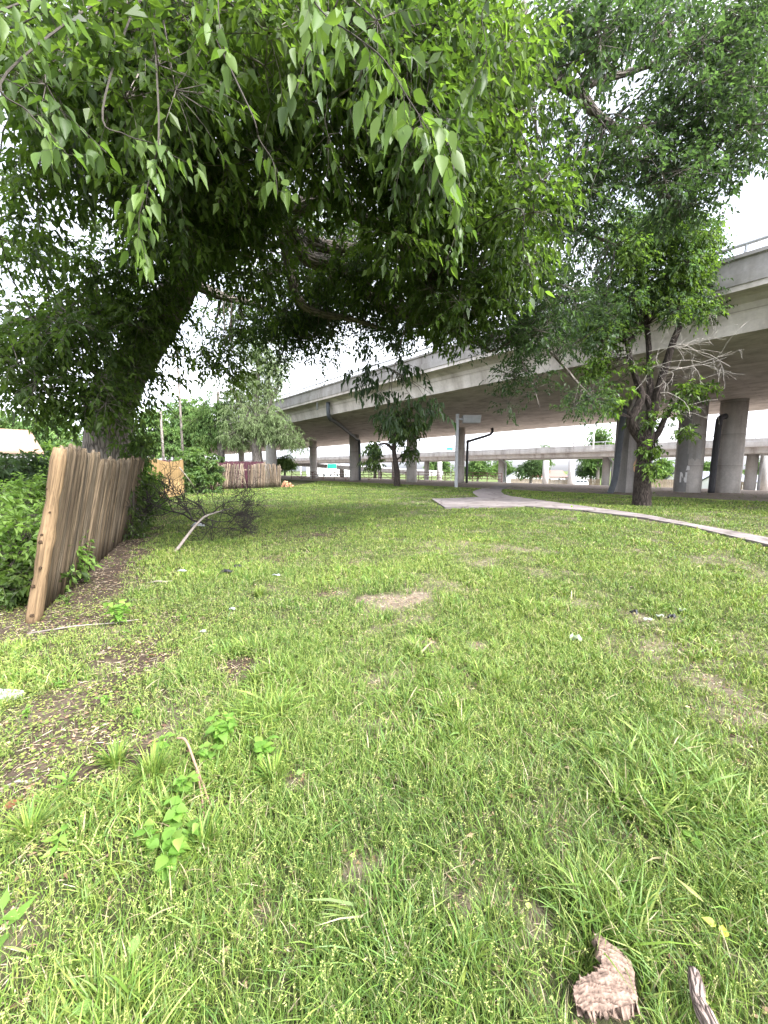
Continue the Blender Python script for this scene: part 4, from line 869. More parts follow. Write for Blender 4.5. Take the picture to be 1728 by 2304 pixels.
def path_tree():
    Y = 15.6; base = Z3(908, 1795, Y); base[2] = float(H(base[0], base[1]))
    root = thing('forked_tree', 'dark forked tree with several stems and bleached dead twigs beside the path', 'tree', base)
    mb = MB(); Ls = []
    def LB(pts, r, k=10, b=.14, s=0):
        Q = limb(mb, [Z3(x, y, Y+d) for x, y, d in pts], [.86*q for q in r], k, b, 5, s); Ls.append(Q[3:])
    Q = limb(mb, [base-UP*.2, base+UP*.15, Z3(915, 1650, Y), Z3(922, 1540, Y), Z3(930, 1430, Y), Z3(940, 1370, Y)], [.42, .34, .30, .27, .29, .25], 20, .14, 5, 3)
    LB([(925, 1450, 0), (868, 1370, 0), (848, 1310, -.1), (885, 1230, -.1), (905, 1170, -.1), (885, 1090, -.1), (858, 1010, -.2), (838, 930, -.3), (818, 845, -.3)], [.24, .21, .19, .17, .16, .14, .12, .11, .09], 12, .15, 4)
    LB([(890, 1140, 0), (930, 1170, 0), (960, 1240, 0), (965, 1330, 0)], [.05, .12, .15, .2], 9, .1, 41)
    LB([(945, 1400, 0), (960, 1260, 0), (958, 1100, .1), (955, 950, .2), (940, 760, .3), (918, 600, .4), (900, 460, .5), (880, 300, .6)], [.22, .17, .14, .12, .11, .1, .08, .05], 12, .13, 5)
    LB([(970, 1290, 0), (1000, 1160, -.1), (1030, 1050, -.1), (1068, 930, -.2), (1105, 820, -.2), (1150, 720, -.1), (1190, 640, 0), (1230, 500, .2)], [.2, .18, .16, .14, .13, .11, .09, .05], 12, .15, 6)
    LB([(965, 1430, 0), (1010, 1380, -.2), (1045, 1300, -.3), (1075, 1250, -.3)], [.17, .13, .11, .08], 10, .12, 7)
    LB([(818, 850, -.3), (870, 800, -.4), (910, 755, -.5), (935, 745, -.5)], [.08, .07, .06, .05], 8, .1, 8)
    LB([(940, 760, .3), (820, 640, .2), (700, 560, 0), (620, 480, 0)], [.06, .05, .04, .02], 7, .1, 9)
    LB([(918, 600, .4), (1020, 480, .5), (1100, 380, .6), (1180, 280, .5)], [.07, .06, .04, .02], 7, .1, 10)
    LM = np.concatenate(Ls)
    lm = MB(); cs = []
    for x, y, sx, sy, n in ((960, 330, 200, 150, 34), (1150, 300, 130, 130, 25), (1190, 520, 110, 110, 27), (1060, 600, 90, 70, 9), (760, 430, 160, 150, 24), (700, 690, 120, 90, 20), (600, 780, 90, 70, 14), (1270, 400, 60, 60, 9), (1100, 160, 170, 70, 18), (840, 180, 120, 80, 14)):
        g = RNG.normal(size=(n, 3)).clip(-1.7, 1.7)
        for a in g: cs.append(Z3(x+a[0]*sx*.75, y+a[1]*sy*.75, Y-.5+a[2]*.8))
    clusters_to_tree(lm, mb, LM, np.array(cs), 24, .55, 7, .125, .062, np.concatenate([PALB*1.25, PAL*1.1]), .5, .34, .014)
    cs = []
    for x, y, sx, sy, n in ((720, 960, 110, 50, 8), (640, 1010, 90, 50, 8), (770, 1120, 60, 50, 5), (730, 1210, 70, 50, 8), (700, 860, 80, 40, 5), (920, 990, 30, 50, 3), (1190, 1140, 80, 35, 8), (1120, 1220, 60, 35, 5), (1260, 1100, 50, 40, 5), (930, 1290, 50, 40, 5), (955, 1510, 40, 55, 8), (985, 1600, 35, 40, 6), (1140, 1380, 60, 25, 4)):
        g = RNG.normal(size=(n, 3)).clip(-1.5, 1.5)
        for a in g: cs.append(Z3(x+a[0]*sx*.6, y+a[1]*sy*.6, Y-.35+a[2]*.3))
    clusters_to_tree(lm, mb, LM, np.array(cs), 6, .26, 6, .16, .085, np.concatenate([PALY, PAL]), .5, .3, .01)
    mb.build('trunk', M['bark_dark'], root, True); lm.build('crown', M['leaf2'], root)
    dm = MB()
    def twig(p, d, L, r, depth):
        n = 5; P = [p]; dd = np.array(d, float)
        for i in range(n): dd = unit(dd+RNG.normal(0, .22, 3)+UP*-.11); P.append(P[-1]+dd*L/n)
        tube(dm, P, np.linspace(r, r*.45, n+1), 4)
        if depth:
            for _ in range(3): k = RNG.integers(1, n); twig(P[k], unit(dd+RNG.normal(0, .75, 3)), L*RNG.uniform(.35, .65), r*.6, depth-1)
    for x, y, dx, dy, L in ((955, 950, .6, .5, 1.3), (955, 1000, .7, .2, 1.2), (950, 900, .8, .5, 1.4), (960, 1100, .7, .0, 1.2), (940, 800, .7, .6, 1.2), (1040, 1040, .8, .35, 1.5), (1050, 1000, .9, .1, 1.6), (1100, 880, .9, .2, 1.4), (1110, 850, 1., .0, 1.5), (1160, 720, .9, .4, 1.), (1180, 690, .9, .6, 1.1), (850, 900, -.8, .4, 1.2), (830, 840, -.7, .5, 1.1), (930, 750, -.4, .8, .8), (935, 745, .6, .7, .9), (1060, 1260, .8, .0, 1.2), (1000, 1150, .7, .35, 1.3), (980, 1120, .5, .5, 1.1), (870, 1130, .6, .6, .7), (1075, 1255, .9, .5, 1.1), (955, 980, .9, .7, 1.4)):
        twig(Z3(x, y, Y-.15), unit([dx, -.3+.3*RNG.normal(), dy]), L*1.35, .012, 2)
    dm.build('dead_twig', M['deadpale'], root)
path_tree()
def simple_tree(name, label, base, h, trunk_r, lobes, nsp, crad, nl, L, W, pal, droop, ln, bark='bark_far', leaf='leaf_far', group=None, stems=None, nl_cl=1., link_r=.03):
    base = np.array([base[0], base[1], float(H(base[0], base[1]))]); root = thing(name, label, 'tree', base, group)
    mb = MB(); Ls = []
    stems = stems or [[(0, 0, -.2), (.1, 0, h*.3), (-.1, .1, h*.55), (.1, 0, h*.85)]]
    for i, s in enumerate(stems):
        r = np.linspace(trunk_r, trunk_r*.25, len(s)) if i == 0 else np.linspace(trunk_r*.55, trunk_r*.15, len(s))
        Q = limb(mb, [base+np.array(p, float) for p in s], r, 10, .1, 4, i); Ls.append(Q[4:])
    for lx, ly, lz, rx, ry, rz, n in lobes:      # a limb to every lobe
        a = np.concatenate(Ls); c = base+np.array([lx, ly, lz]); j = np.linalg.norm(a-c+UP*rz, axis=1).argmin(); Q = limb(mb, [a[j], (a[j]+c)/2+UP*.15*np.linalg.norm(c-a[j])*.3, c], [trunk_r*.3, trunk_r*.2, trunk_r*.08], 6, .1, 4, 3); Ls.append(Q[3:])
    cs = []
    for lx, ly, lz, rx, ry, rz, n in lobes:
        g = unit(RNG.normal(size=(n, 3)))*(RNG.random(n)**.4)[:, None]
        cs.append(base+np.array([lx, ly, lz])+g*np.array([rx, ry, rz]))
    lm = MB(); clusters_to_tree(lm, mb, np.concatenate(Ls), np.concatenate(cs), nsp, crad, nl, L, W, pal, droop, ln, link_r)
    mb.build('trunk', M[bark], root, True); lm.build('crown', M[leaf], root)
    return root
PG = np.array([[.15, .20, .09], [.13, .18, .075], [.18, .23, .11]]); PGL = np.array([[.10, .17, .05], [.13, .2, .06], [.08, .14, .045]]); PD = np.array([[.045, .08, .03], [.06, .10, .035], [.07, .115, .045]])
# small tree in the middle of the lawn
simple_tree('lawn_tree', 'small dark tree with a short trunk standing alone mid lawn before the bridge', G(893, 1095)[:2], 6.2, .30, [(-.2, 0, 4.6, 1.5, 1., 1.0, 14), (.4, .2, 5.8, 1.3, 1., .9, 12), (1.6, 0, 5.0, .7, .7, .7, 6), (-1.9, 0, 3.1, .8, .6, .6, 8), (-2.0, 0, 1.9, .6, .5, .5, 4), (.8, 0, 2.9, .6, .5, .6, 4)], 12, .55, 7, .24, .12, np.concatenate([PD, PAL]), .9, .45, 'bark_dark', 'leaf2', None,
    [[(0, 0, -.1), (0, 0, 1.2), (-.25, 0, 2.9), (-.15, 0, 4.2), (.1, 0, 5.6)], [(-.2, 0, 2.9), (-.9, 0, 3.5), (-1.6, 0, 3.4)], [(-.15, 0, 3.9), (.5, 0, 4.7), (1.5, .1, 5.1)]])
b = S(580, 1054, 38)[:2]
simple_tree('feathery_tree', 'pale feathery grey green tree behind the far stockade fence, left of the bridge', b, 13, .62, [(0, 0, 6.2, 3.3, 2.5, 1.7, 36), (-2.2, 0, 4.9, 1.8, 1.6, 1.3, 18), (2.2, -.5, 5.2, 1.7, 1.6, 1.3, 20), (-.6, 0, 8.6, 2.6, 2.2, 1.8, 30), (1.2, 0, 10.6, 2.6, 2, 1.9, 24), (.6, 0, 13., 2.6, 2, 1.6, 18), (3.2, 0, 4.0, 1.2, 1, .8, 10)], 20, .85, 9, .22, .06, PG, 1.1, .7, 'bark_far', 'leaf_far', None,
    [[(0, 0, -.2), (0, 0, 2.2), (-.1, 0, 5.0), (.1, .0, 7.6), (.4, 0, 11)], [(-.1, 0, 5.4), (-1.3, 0, 7.4), (-2.4, 0, 9.4)], [(0, 0, 5.9), (1.3, 0, 7.6), (2.4, 0, 9.6)]])
simple_tree('slender_tree', 'pale straight trunk with feathery leaves left of the feathery tree', S(497, 1054, 41)[:2], 11, .46, [(-.4, 0, 5.6, 2.2, 1.6, 1.4, 20), (0, 0, 8.0, 2.4, 2, 1.8, 24), (-1.8, 0, 6.8, 1.6, 1.4, 1.2, 12)], 20, .8, 9, .22, .07, PGL, 1., .7)
k = 0
for lab, px, Y, h, tr, sc_, pal in (('light green tree behind the tan fence and utility poles', 430, 52, 11, .4, 1., PGL), ('hazy green tree farther left behind the utility poles', 395, 66, 12, .45, 1.1, PGL), ('bright leafy tree behind the big leaning trunk', 345, 45, 8.5, .35, .8, PGL), ('green tree at far left above the peach roofed house', 115, 42, 8.0, .35, .9, PGL),
        ('light tree at the left edge behind the peach roofed house', 10, 48, 8.5, .4, 1., PGL), ('dark tree right of the white gabled houses under the lower overpass', 1195, 118, 8, .5, 1.15, PD), ('tree standing behind the white vehicle under the lower overpass', 1330, 128, 9, .5, 1.2, PD), ('rounded tree rising above the lower overpass, left of its mast', 1222, 150, 15.5, .5, .95, PGL), ('broad leafy tree rising above the lower overpass behind the square pier', 1345, 122, 18.5, .6, 1.5, PGL),
        ('green tree between the two round columns beyond the lower overpass', 1590, 118, 8, .45, 1.2, PGL), ('green tree at the right edge beyond the lower overpass', 1715, 110, 9, .45, 1.2, PGL), ('green tree behind the grey board fence and forked trunk', 1490, 125, 8.5, .45, 1.3, PGL), ('leafy tree beyond the rusty railing left of the square lamp post', 985, 135, 9, .4, 1.3, PGL), ('leafy tree beyond the rusty railing right of the square lamp post', 1075, 130, 8.5, .4, 1.3, PGL), ('low green tree near the far left end of the railing', 640, 95, 5, .3, .8, PGL), ('green tree under the lower overpass right of the middle columns', 1125, 140, 9, .4, 1.3, PGL)):
    c = S(px, 1054, Y)[:2]; q = sc_
    lob = [(0, 0, h*.62, 2.6*q, 2.4*q, h*.2, 26), (-2*q, 0, h*.5, 1.8*q, 1.8*q, h*.14, 15), (2*q, 0, h*.52, 1.8*q, 1.8*q, h*.15, 15), (.4*q, 0, h*.85, 1.9*q, 1.8*q, h*.13, 15)]
    simple_tree('background_tree', lab, c, h, tr, lob, 13, 1.15*q, 6, .42*q, .24*q, pal, .5, .9*q, group='trees in the distance')
# ------------------------------------------------------------------ undergrowth left of the fence
def shrub(label, c, r, h, n, L, pal, name='shrub', group=None, nsp=12, det=False):
    z = float(H(c[0], c[1])); base = np.array([c[0], c[1], z]); root = thing(name, label, 'shrub', base, group); tw, lm = MB(), MB()
    g = unit(RNG.normal(size=(n, 3))); g[:, 2] = np.abs(g[:, 2]); cs = base+g*np.array([r, r, h])*(RNG.random(n)**.35)[:, None]+UP*.08
    limbp = np.array([base+np.array([RNG.normal(0, .06), RNG.normal(0, .06), q*h*.5]) for q in np.linspace(0, 1, 8)])
    clusters_to_tree(lm, tw, limbp, cs, nsp, .24, 7, L, L*.55, pal, .35, .22, .007)
    tw.build('stem', M['twig'], root); lm.build('foliage', M['leaf2'], root)
for lab, px, py, Y, r, h, n, pal in (('bright green shrub crowding the near end post of the leaning fence', 20, 1150, 4.6, .55, 1.05, 40, PALY), ('leafy green shrub at left edge behind the fence post, middle of the row', -40, 1150, 5.6, .8, 1.25, 55, PALY), ('bright tall shrub behind the leaning fence near its middle', 62, 1100, 6.6, .8, 1.45, 60, PALY),
        ('low dark shrub behind the near end post', -10, 1300, 4.2, .4, .5, 22, PAL), ('dark hedge like shrub under the peach roofed house', 30, 1040, 9.5, 1.3, 1.75, 80, PD), ('yellow green shrub before the peach roofed house', 110, 1010, 12.5, 1.5, 2.3, 90, PALY), ('dark ivy covered shrub at left edge behind the bright shrubs', -60, 1040, 8.5, 1.2, 1.8, 70, PD), ('bright shrub to the right of the big leaning trunk', 308, 1050, 12.5, .5, 2.0, 36, PALY), ('pale green shrub behind the tan fence top', 420, 1050, 24, 1.6, 2.7, 60, PGL)):
    c = S(px*K, 1054, Y)[:2]; shrub(lab, c, r, h, n, .085 if Y < 8 else .13 if Y < 16 else .2, pal, 'shrub', 'shrubs behind the left fence', 14)
def vine(label, pts, n, rad, L, pal):
    base = np.array(pts[0], float); base[2] = 0; root = thing('vine', label, 'vine', base); P, rr = smoothpath(pts, [.02]*len(pts), 5); tw, lm = MB(), MB(); tube(tw, P, rr, 6, .1)
    cs = P[RNG.integers(0, len(P), n)]+RNG.normal(0, 1, (n, 3))*np.array(rad); cs[:, 2] = np.maximum(cs[:, 2], .1); clusters_to_tree(lm, tw, P, cs, 12, .18, 6, L, L*.6, pal, .7, .18, .005)
    tw.build('stem', M['twig'], root); lm.build('foliage', M['leaf2'], root)
e = np.append(FB, 0)+np.append(FDIR, 0)*.2
vine('dark green creeper covering the far end of the leaning fence', [e, e+[.05, 0, .8], e+[.2, 0, 1.5], e+[.3, .2, 2.05]], 46, (.16, .3, .25), .085, PAL)
e2 = np.append(FA+FDIR*4.9+FN*.16, 0); vine('thin creeper climbing the pickets near the far end of the leaning fence', [e2, e2+[.05, 0, .5], e2+[.1, 0, 1.]], 9, (.04, .1, .2), .06, PAL)
c0 = G(432, 1108); vine('dense creeper between the tan board fence and far pickets', [c0, c0+[.1, 0, .8], c0+[.4, .3, 1.5], c0+[1.2, .8, 1.75]], 52, (.5, .3, .45), .15, np.concatenate([PD, PGL]))
def weed(label, c, h, n, L, W, pal, name='weed', up=.5, det=True, group=None):
    z = float(H(c[0], c[1])); base = np.array([c[0], c[1], z]); root = thing(name, label, 'plant', base, group); st, lm = MB(), MB()
    ns = max(1, n//6)
    for i in range(ns):
        a = RNG.uniform(0, 6.28); d = np.array([math.cos(a), math.sin(a), 0])*RNG.uniform(.1, .55); k = min(n, 6+n % 6 if i == 0 else 6); hh = h*RNG.uniform(.7, 1.05)
        P = np.array([base+d*hh*t*t+UP*hh*t for t in np.linspace(0, 1, 6)]); tube(st, P, np.linspace(.003, .0015, 6), 5, 0, (.16, .26, .07))
        t = np.linspace(.25, 1, k); A = np.array([base+d*hh*q*q+UP*hh*q for q in t]); az = RNG.uniform(0, 6.28)+np.arange(k)*2.4
        Dv = np.stack([np.cos(az), np.sin(az), np.full(k, up*.6)+RNG.normal(0, .15, k)], 1); s = RNG.uniform(.65, 1.15, k)
        leaves(lm, A, Dv, np.array([[0, 0, 1.]])+RNG.normal(0, .2, (k, 3)), L*s, W*s, pal[RNG.integers(0, len(pal), k)]*RNG.uniform(.85, 1.15, k)[:, None], det, .25, .15)
    st.build('stem', M['twig'] if h > .5 else M['cover'], root); lm.build('foliage', M['leaf2'], root, True)
PW = np.array([[.20, .355, .07], [.25, .39, .08], [.17, .315, .06]])
weed('leafy bright green weed sprouting on bare soil before the leaning fence', DG(258, 1352), .26, 70, .075, .046, PW, up=.3)
weed('low dark green weed hugging the foot of the leaning fence', DG(145, 1310), .13, 60, .035, .02, PAL*1.3, up=.2)
weed('pale vine like weed with lobed leaves in the left foreground grass, lowest of its chain', DG(365, 1895), 0.14, 36, 0.053, 0.049, PW, up=.2)
weed('pale lobed weed with yellow leaf tips, middle of the foreground chain', DG(378, 1800), 0.13, 28, 0.045, 0.043, PW, up=.2)
weed('small lobed seedling at the top of the foreground weed chain beside bent twig', DG(400, 1730), 0.14, 25, 0.045, 0.041, PW, up=.2)
weed('green lobed weed growing behind the bent brown twig', DG(480, 1620), 0.18, 54, 0.056, 0.049, PW, up=.25)
weed('pale broad leaved weed right of the bent brown twig', DG(575, 1650), .14, 20, .07, .04, PW, up=.6)
weed('broad pointed leaved seedling at the bottom left edge', DG(18, 2030), .12, 6, .085, .034, PW, up=.5)
weed('small leafy seedling on the lawn at right, two pale leaves up', DG(1475, 1830), .11, 8, .05, .036, PW, up=.6)
weed('single upright leaf seedling in mid foreground grass', DG(612, 1800), .05, 2, .04, .022, PW, up=1.5)
weed('pale green sprout beside bare soil, left of the tall grass tuft', DG(462, 1420), .10, 12, .05, .02, PW, up=1.)
weed('grassy leaved weed on the bare soil at far left', DG(140, 1720), .09, 9, .09, .016, PW, up=1.)
weed('small round leaved weed beside the tall grass tuft', DG(520, 1560), .06, 7, .035, .03, PW, up=.2)
weed('little round leaved weed on bare soil at left', DG(90, 1745), .04, 6, .03, .024, PW*.8, up=.1)
weed('tall weed standing up from the path edge', DG(1248, 1128), .42, 14, .11, .05, PW, up=.7)
weed('weed sprig growing beside the forked tree trunk', DG(1412, 1085), .45, 14, .14, .05, PG, up=1.)
for lab, x, y, h, n, L, W in (('pale leafy weed left of the bent brown twig', 350, 1640, .12, 22, .045, .032), ('leafy weed behind the green lobed weed, by the grass tuft', 505, 1585, .13, 24, .042, .034), ('lobed weed between the bent twig and the green lobed weed', 450, 1665, .13, 26, .045, .038), ('pale weed on the left edge of the foreground chain', 335, 1850, .12, 18, .042, .036), ('broad leaved weed low on the foreground chain', 392, 1850, .13, 18, .05, .042),
        ('yellow green weed sprig on the bare soil left of centre', 300, 1560, .09, 18, .032, .026), ('weed patch at the far left soil edge', 60, 1555, .07, 20, .028, .02), ('small leafy weed on the soil above the concrete fragment', 130, 1490, .07, 20, .028, .02), ('leafy weed at the edge of the soil right of the fragment', 230, 1530, .08, 22, .03, .022), ('clump of weeds right of the leafy bright green weed', 400, 1345, .1, 26, .04, .026), ('pale leaved weed low at the left edge below the tuft', 120, 1860, .11, 10, .06, .026)):
    weed(lab, DG(x, y), h, n, L, W, PW*RNG.uniform(.8, 1.05), up=.3)
# grass tussocks
def tussock(label, c, h, n):
    z = float(H(c[0], c[1])); mb = MB(); az = RNG.uniform(0, 6.28, n); le = RNG.uniform(.1, 1.1, n); hh = h*RNG.uniform(.5, 1.1, n); rr = RNG.random(n)**.5*.035
    P0 = np.column_stack([c[0]+np.cos(az)*rr, c[1]+np.sin(az)*rr, np.full(n, z)]); dv = np.column_stack([np.cos(az), np.sin(az)]); sd = np.column_stack([-np.sin(az), np.cos(az), np.zeros(n)])*RNG.uniform(.0018, .0034, n)[:, None]
    at = lambda t: P0+np.column_stack([dv*(hh*le*t*t)[:, None], hh*(t-.35*le*t*t)])
    V = np.stack([P0-sd, P0+sd, at(.4)-sd, at(.4)+sd, at(.75)-sd*.7, at(.75)+sd*.7, at(1.)], 1); col = GREENS[RNG.integers(0, 4, n)]*.95; off = np.arange(n)[:, None, None]*7
    mb.add(V.reshape(-1, 3), [(off+np.array([[0, 1, 3, 2], [2, 3, 5, 4]])[None]).reshape(-1, 4), (off+np.array([[4, 5, 6]])[None]).reshape(-1, 3)], None, np.repeat(col, 7, 0))
    tag(mb.build('grass_tuft', M['grass']), label, 'grass tuft', 'taller grass tufts on the lawn')
for lab, x, y, h, n in (('spiky grass tuft at the edge of bare soil, uppermost on the left', 555, 1480, .13, 120), ('broad grass tuft below the spiky one, left of centre', 610, 1545, .14, 160), ('large grass tuft near the bent brown twig', 330, 1690, .17, 190), ('coarse grass tuft at the left edge on bare soil', 65, 1815, .15, 90), ('dark grass tuft right of the green lobed weed', 590, 1690, .13, 140), ('arching grass tuft in the middle of the lawn', 1080, 1480, .12, 150), ('upright grass tuft left of the arching one', 930, 1500, .12, 130), ('dark grass tuft on the lower right lawn', 1290, 1640, .11, 150), ('tall grass tuft behind the leafy weed, left of bare patch', 560, 1290, .15, 150), ('grass tuft between weed chain and left edge', 250, 1660, .13, 150), ('grass tuft beside the lower weed chain', 440, 1840, .14, 140), ('pale grass tuft at the lower middle of the lawn', 1010, 2080, .11, 60)):
    tussock(lab, DG(x, y), h, n)
# ------------------------------------------------------------------ fallen things
def fallen_leaf(label, x, y, L, W, col, tilt=.3, z=.05, group='single leaves fallen on the lawn', az=None):
    c = DG(x, y); mb = MB(); a = RNG.uniform(0, 6.28) if az is None else az
    leaves(mb, np.array([[c[0], c[1], z]]), np.array([[math.cos(a), math.sin(a), RNG.uniform(-.1, .3)]]), np.array([[RNG.normal(0, tilt), -.5+RNG.normal(0, tilt), 1.]]), L, W, np.array([col]), True, .1, .12)
    tag(mb.build('fallen_leaf', M['leaf2']), label, 'leaf', group)
fallen_leaf('big pale green leaf lying in the lower left grass', 285, 2100, .06, .034, (.30, .45, .14), .2, .055, az=1.8)
fallen_leaf('round yellow leaf, right one of a pair in the grass', 1250, 1985, .028, .024, (.55, .55, .14), .2, .05)
fallen_leaf('pale yellow leaf, left one of a pair in the grass', 1140, 1992, .026, .022, (.52, .56, .22), .2, .05)
fallen_leaf('yellow leaf upper of two by the right edge', 1545, 2030, .04, .024, (.55, .57, .12), .2, .05, az=2.6)
fallen_leaf('yellow leaf lower of two by the right edge', 1560, 2055, .04, .026, (.53, .55, .1), .2, .05)
fallen_leaf('long pale yellow leaf blade near the right edge', 1520, 1985, .09, .012, (.55, .56, .22), .2, .06, az=2.2)
fallen_leaf('dry reddish brown leaf on bare soil at the left edge', 5, 1755, .08, .03, (.30, .13, .07), .3, .02, az=.4)
fallen_leaf('small red brown leaf right of the coarse grass tuft', 158, 1752, .04, .025, (.36, .16, .11), .3, .02)
fallen_leaf('dry pinkish leaf curled on bare soil below the leafy weed', 320, 1420, .06, .035, (.42, .24, .17), .4, .02)
fallen_leaf('tan leaf curled beside the sprout on bare soil', 493, 1455, .05, .03, (.46, .26, .17), .4, .02)
fallen_leaf('bright green leaf at the bottom edge of the lawn', 205, 2205, .05, .03, (.28, .44, .12), .2, .05)
fallen_leaf('pale green upright leaf in the grass left of centre', 640, 1690, .04, .022, (.26, .42, .12), .6, .05)
def crumpled(name, label, cat, c, sx, sy, sz, m, seed, z=.02, n=9, group=None):
    rg = np.random.default_rng(seed); V = []; 
    for i in range(n):
        for j in range(n):
            u, v = i/(n-1)*2-1, j/(n-1)*2-1; e = 1-.25*rg.random()*(max(abs(u), abs(v)) > .9); V.append((c[0]+u*sx*e*(1-.25*v*v), c[1]+v*sy*e*(1-.2*u*u), float(H(c[0], c[1]))+z+sz*(.5+.5*math.sin(3*u+seed)*math.cos(2.5*v+seed))*(1-.5*u*u)+rg.uniform(0, sz*.35)))
    mb = MB(); mb.add(V, [np.array([[i*n+j, (i+1)*n+j, (i+1)*n+j+1, i*n+j+1] for i in range(n-1) for j in range(n-1)])]); o = mb.build(name, m, None, True)
    md = o.modifiers.new('solid', 'SOLIDIFY'); md.thickness = .003; return tag(o, label, cat, group)
palegreen = simple('pale dry leaf', (.26, .30, .22), .7, .12, 30)
crumpled('dried_leaf', 'large pale whitish leaf curled up in the middle of the lawn', 'leaf', DG(1243, 1385), .055, .05, .05, palegreen, 3)
crumpled('paper_plate', 'white crumpled plate lying under the dead branch', 'litter', G(446, 1194), .20, .13, .12, M['plastic'], 4, .06)
for lab, x, y, sx in (('white scrap of paper on the grass in front of the dead branch', 393, 1240, .09), ('small white scrap on the grass right of the dead branch', 596, 1250, .07), ('tiny white scrap of paper nearest the tall grass tuft', 502, 1322, .04), ('pale plastic scrap on the grass below the leafy fence', 440, 1372, .035)):
    crumpled('paper_scrap', lab, 'litter', DG(x, y), sx, sx*.45, .03, M['plastic'], int(x), .03, 5, 'white litter scraps')
for lab, x, y, sx in (('dark torn plastic scrap on the grass, left of two', 490, 1243, .11), ('dark curled scrap on the grass, right of two near the dead branch', 515, 1232, .10), ('black shredded plastic scrap on the right lawn', 1368, 1330, .045), ('dark grey torn scrap near the pale dry leaves on the right lawn', 1450, 1342, .045)):
    crumpled('plastic_scrap', lab, 'litter', DG(x, y), sx, sx*.5, .06, M['black'], int(x)+1, .02, 7, 'dark litter scraps')
for lab, x, y in (('pale dry leaf nearest the black shredded scrap', 1398, 1345), ('pale dry leaf right of the black shredded scrap', 1425, 1338), ('pale dry leaf above the torn grey scrap', 1475, 1325)):
    crumpled('dried_leaf', lab, 'leaf', DG(x, y), .045, .028, .03, palegreen, int(x), .03, 6, 'pale dry leaves on the right lawn')
def flagstone():
    a = DG(12, 1512); mb = MB(); P = np.array([(-.22, -.05), (-.05, -.06), (.07, -.02), (.08, .05), (-.02, .07), (-.2, .07)]); n = len(P); V = [(a[0]+x, a[1]+y, .035) for x, y in P]+[(a[0]+x*1.05, a[1]+y*1.05, -.03) for x, y in P]
    mb.add(V, [np.arange(n)[None], np.array([[i, i+n, (i+1) % n+n, (i+1) % n] for i in range(n)])]); tag(mb.build('concrete_fragment', M['conc_far']), 'flat pale concrete fragment set in the soil at the left edge', 'rock')
flagstone()
def bark_piece():
    out = [(905, 590), (925, 590), (1000, 630), (1040, 655), (1070, 680), (1085, 735), (1085, 800), (1100, 870), (1060, 905), (960, 915), (880, 900), (830, 860), (815, 800), (830, 770), (870, 760), (915, 755), (935, 720), (930, 680), (915, 630)]
    P = np.array([G(864+x/1.92, 1800+y/1.92, .065)[:2] for x, y in out]); c = P.mean(0)
    mb = MB(); n = 46; lo, hi = P.min(0)-.005, P.max(0)+.005
    # dense refinement: fill the outline on a fine grid, rough ridged relief on top
    xs = np.arange(lo[0], hi[0], .0022); ys = np.arange(lo[1], hi[1], .0022); X, Y = np.meshgrid(xs, ys, indexing='ij'); ins = inpoly(X.ravel(), Y.ravel(), P+0).reshape(X.shape)
    q = (X-c[0])*.25+(Y-c[1]); wq = q*190+2.5*fbm(X*30, Y*30)+.8*vn(X*90, Y*60); rid = (1-np.abs(2*vn(X*26+7, wq)-1))**1.5; rid = .6*rid+.4*(1-np.abs(2*vn(X*70, wq*2.3)-1)); relief = .011*rid+.003*fbm(X*200, Y*200)
    cur = .022*((X-c[0])/.09)**2*-1
    Zt = .062+cur+relief+.010*vn(X*14, Y*14); idx = -np.ones(X.shape, int); k = 0; V = []; Cc = []
    for i in range(X.shape[0]):
        for j in range(X.shape[1]):
            if ins[i, j]: idx[i, j] = k; k += 1; V.append((X[i, j], Y[i, j], Zt[i, j])); t = .35+1.15*rid[i, j]; Cc.append((t*1.05, t*.96, t*.92))
    Fq = [[idx[i, j], idx[i+1, j], idx[i+1, j+1], idx[i, j+1]] for i in range(X.shape[0]-1) for j in range(X.shape[1]-1) if min(idx[i, j], idx[i+1, j], idx[i+1, j+1], idx[i, j+1]) >= 0]
    V = np.array(V); mb.add(V, [np.array(Fq)], V, np.array(Cc)); o = mb.build('bark_piece', simple('inner bark', (.185, .143, .115), .95, .3, 45, bmp=.004), None, True)
    md = o.modifiers.new('solid', 'SOLIDIFY'); md.thickness = .022; md.offset = -1
    tag(o, 'pinkish brown piece of ridged tree bark lying in the lower right grass', 'bark')
bark_piece()
mb = MB(); P = [G(864+x/1.92, 1800+y/1.92, z) for x, y, z in ((1335, 730, .085), (1345, 790, .082), (1355, 860, .075), (1385, 930, .07), (1425, 1000, .065))]; tube(mb, *smoothpath(P, [.011, .018, .016, .022, .02], 5), 10, .3, None, True, 3)
tag(mb.build('broken_stick', M['barkchip'], None, True), 'short grey piece of broken branch at the bottom right edge', 'stick')
mb = MB(); P = [DG(385, 1645, .0)+[0, 0, .13], DG(405, 1655)+[0, 0, .14], DG(425, 1690)+[0, 0, .09], DG(455, 1755)+[0, 0, .04]]; tube(mb, *smoothpath(P, [.004, .006, .006, .004], 5), 6, .15); P = [DG(425, 1690)+[0, 0, .09], DG(437, 1740)+[0, 0, .05], DG(442, 1780)+[0, 0, .01]]; tube(mb, P, [.005, .004, .003], 6)
tag(mb.build('bent_twig', simple('reddish twig', (.27, .17, .12), .9, .25, 30), None, True), 'bent reddish brown twig arching out of the grass, left foreground', 'twig')
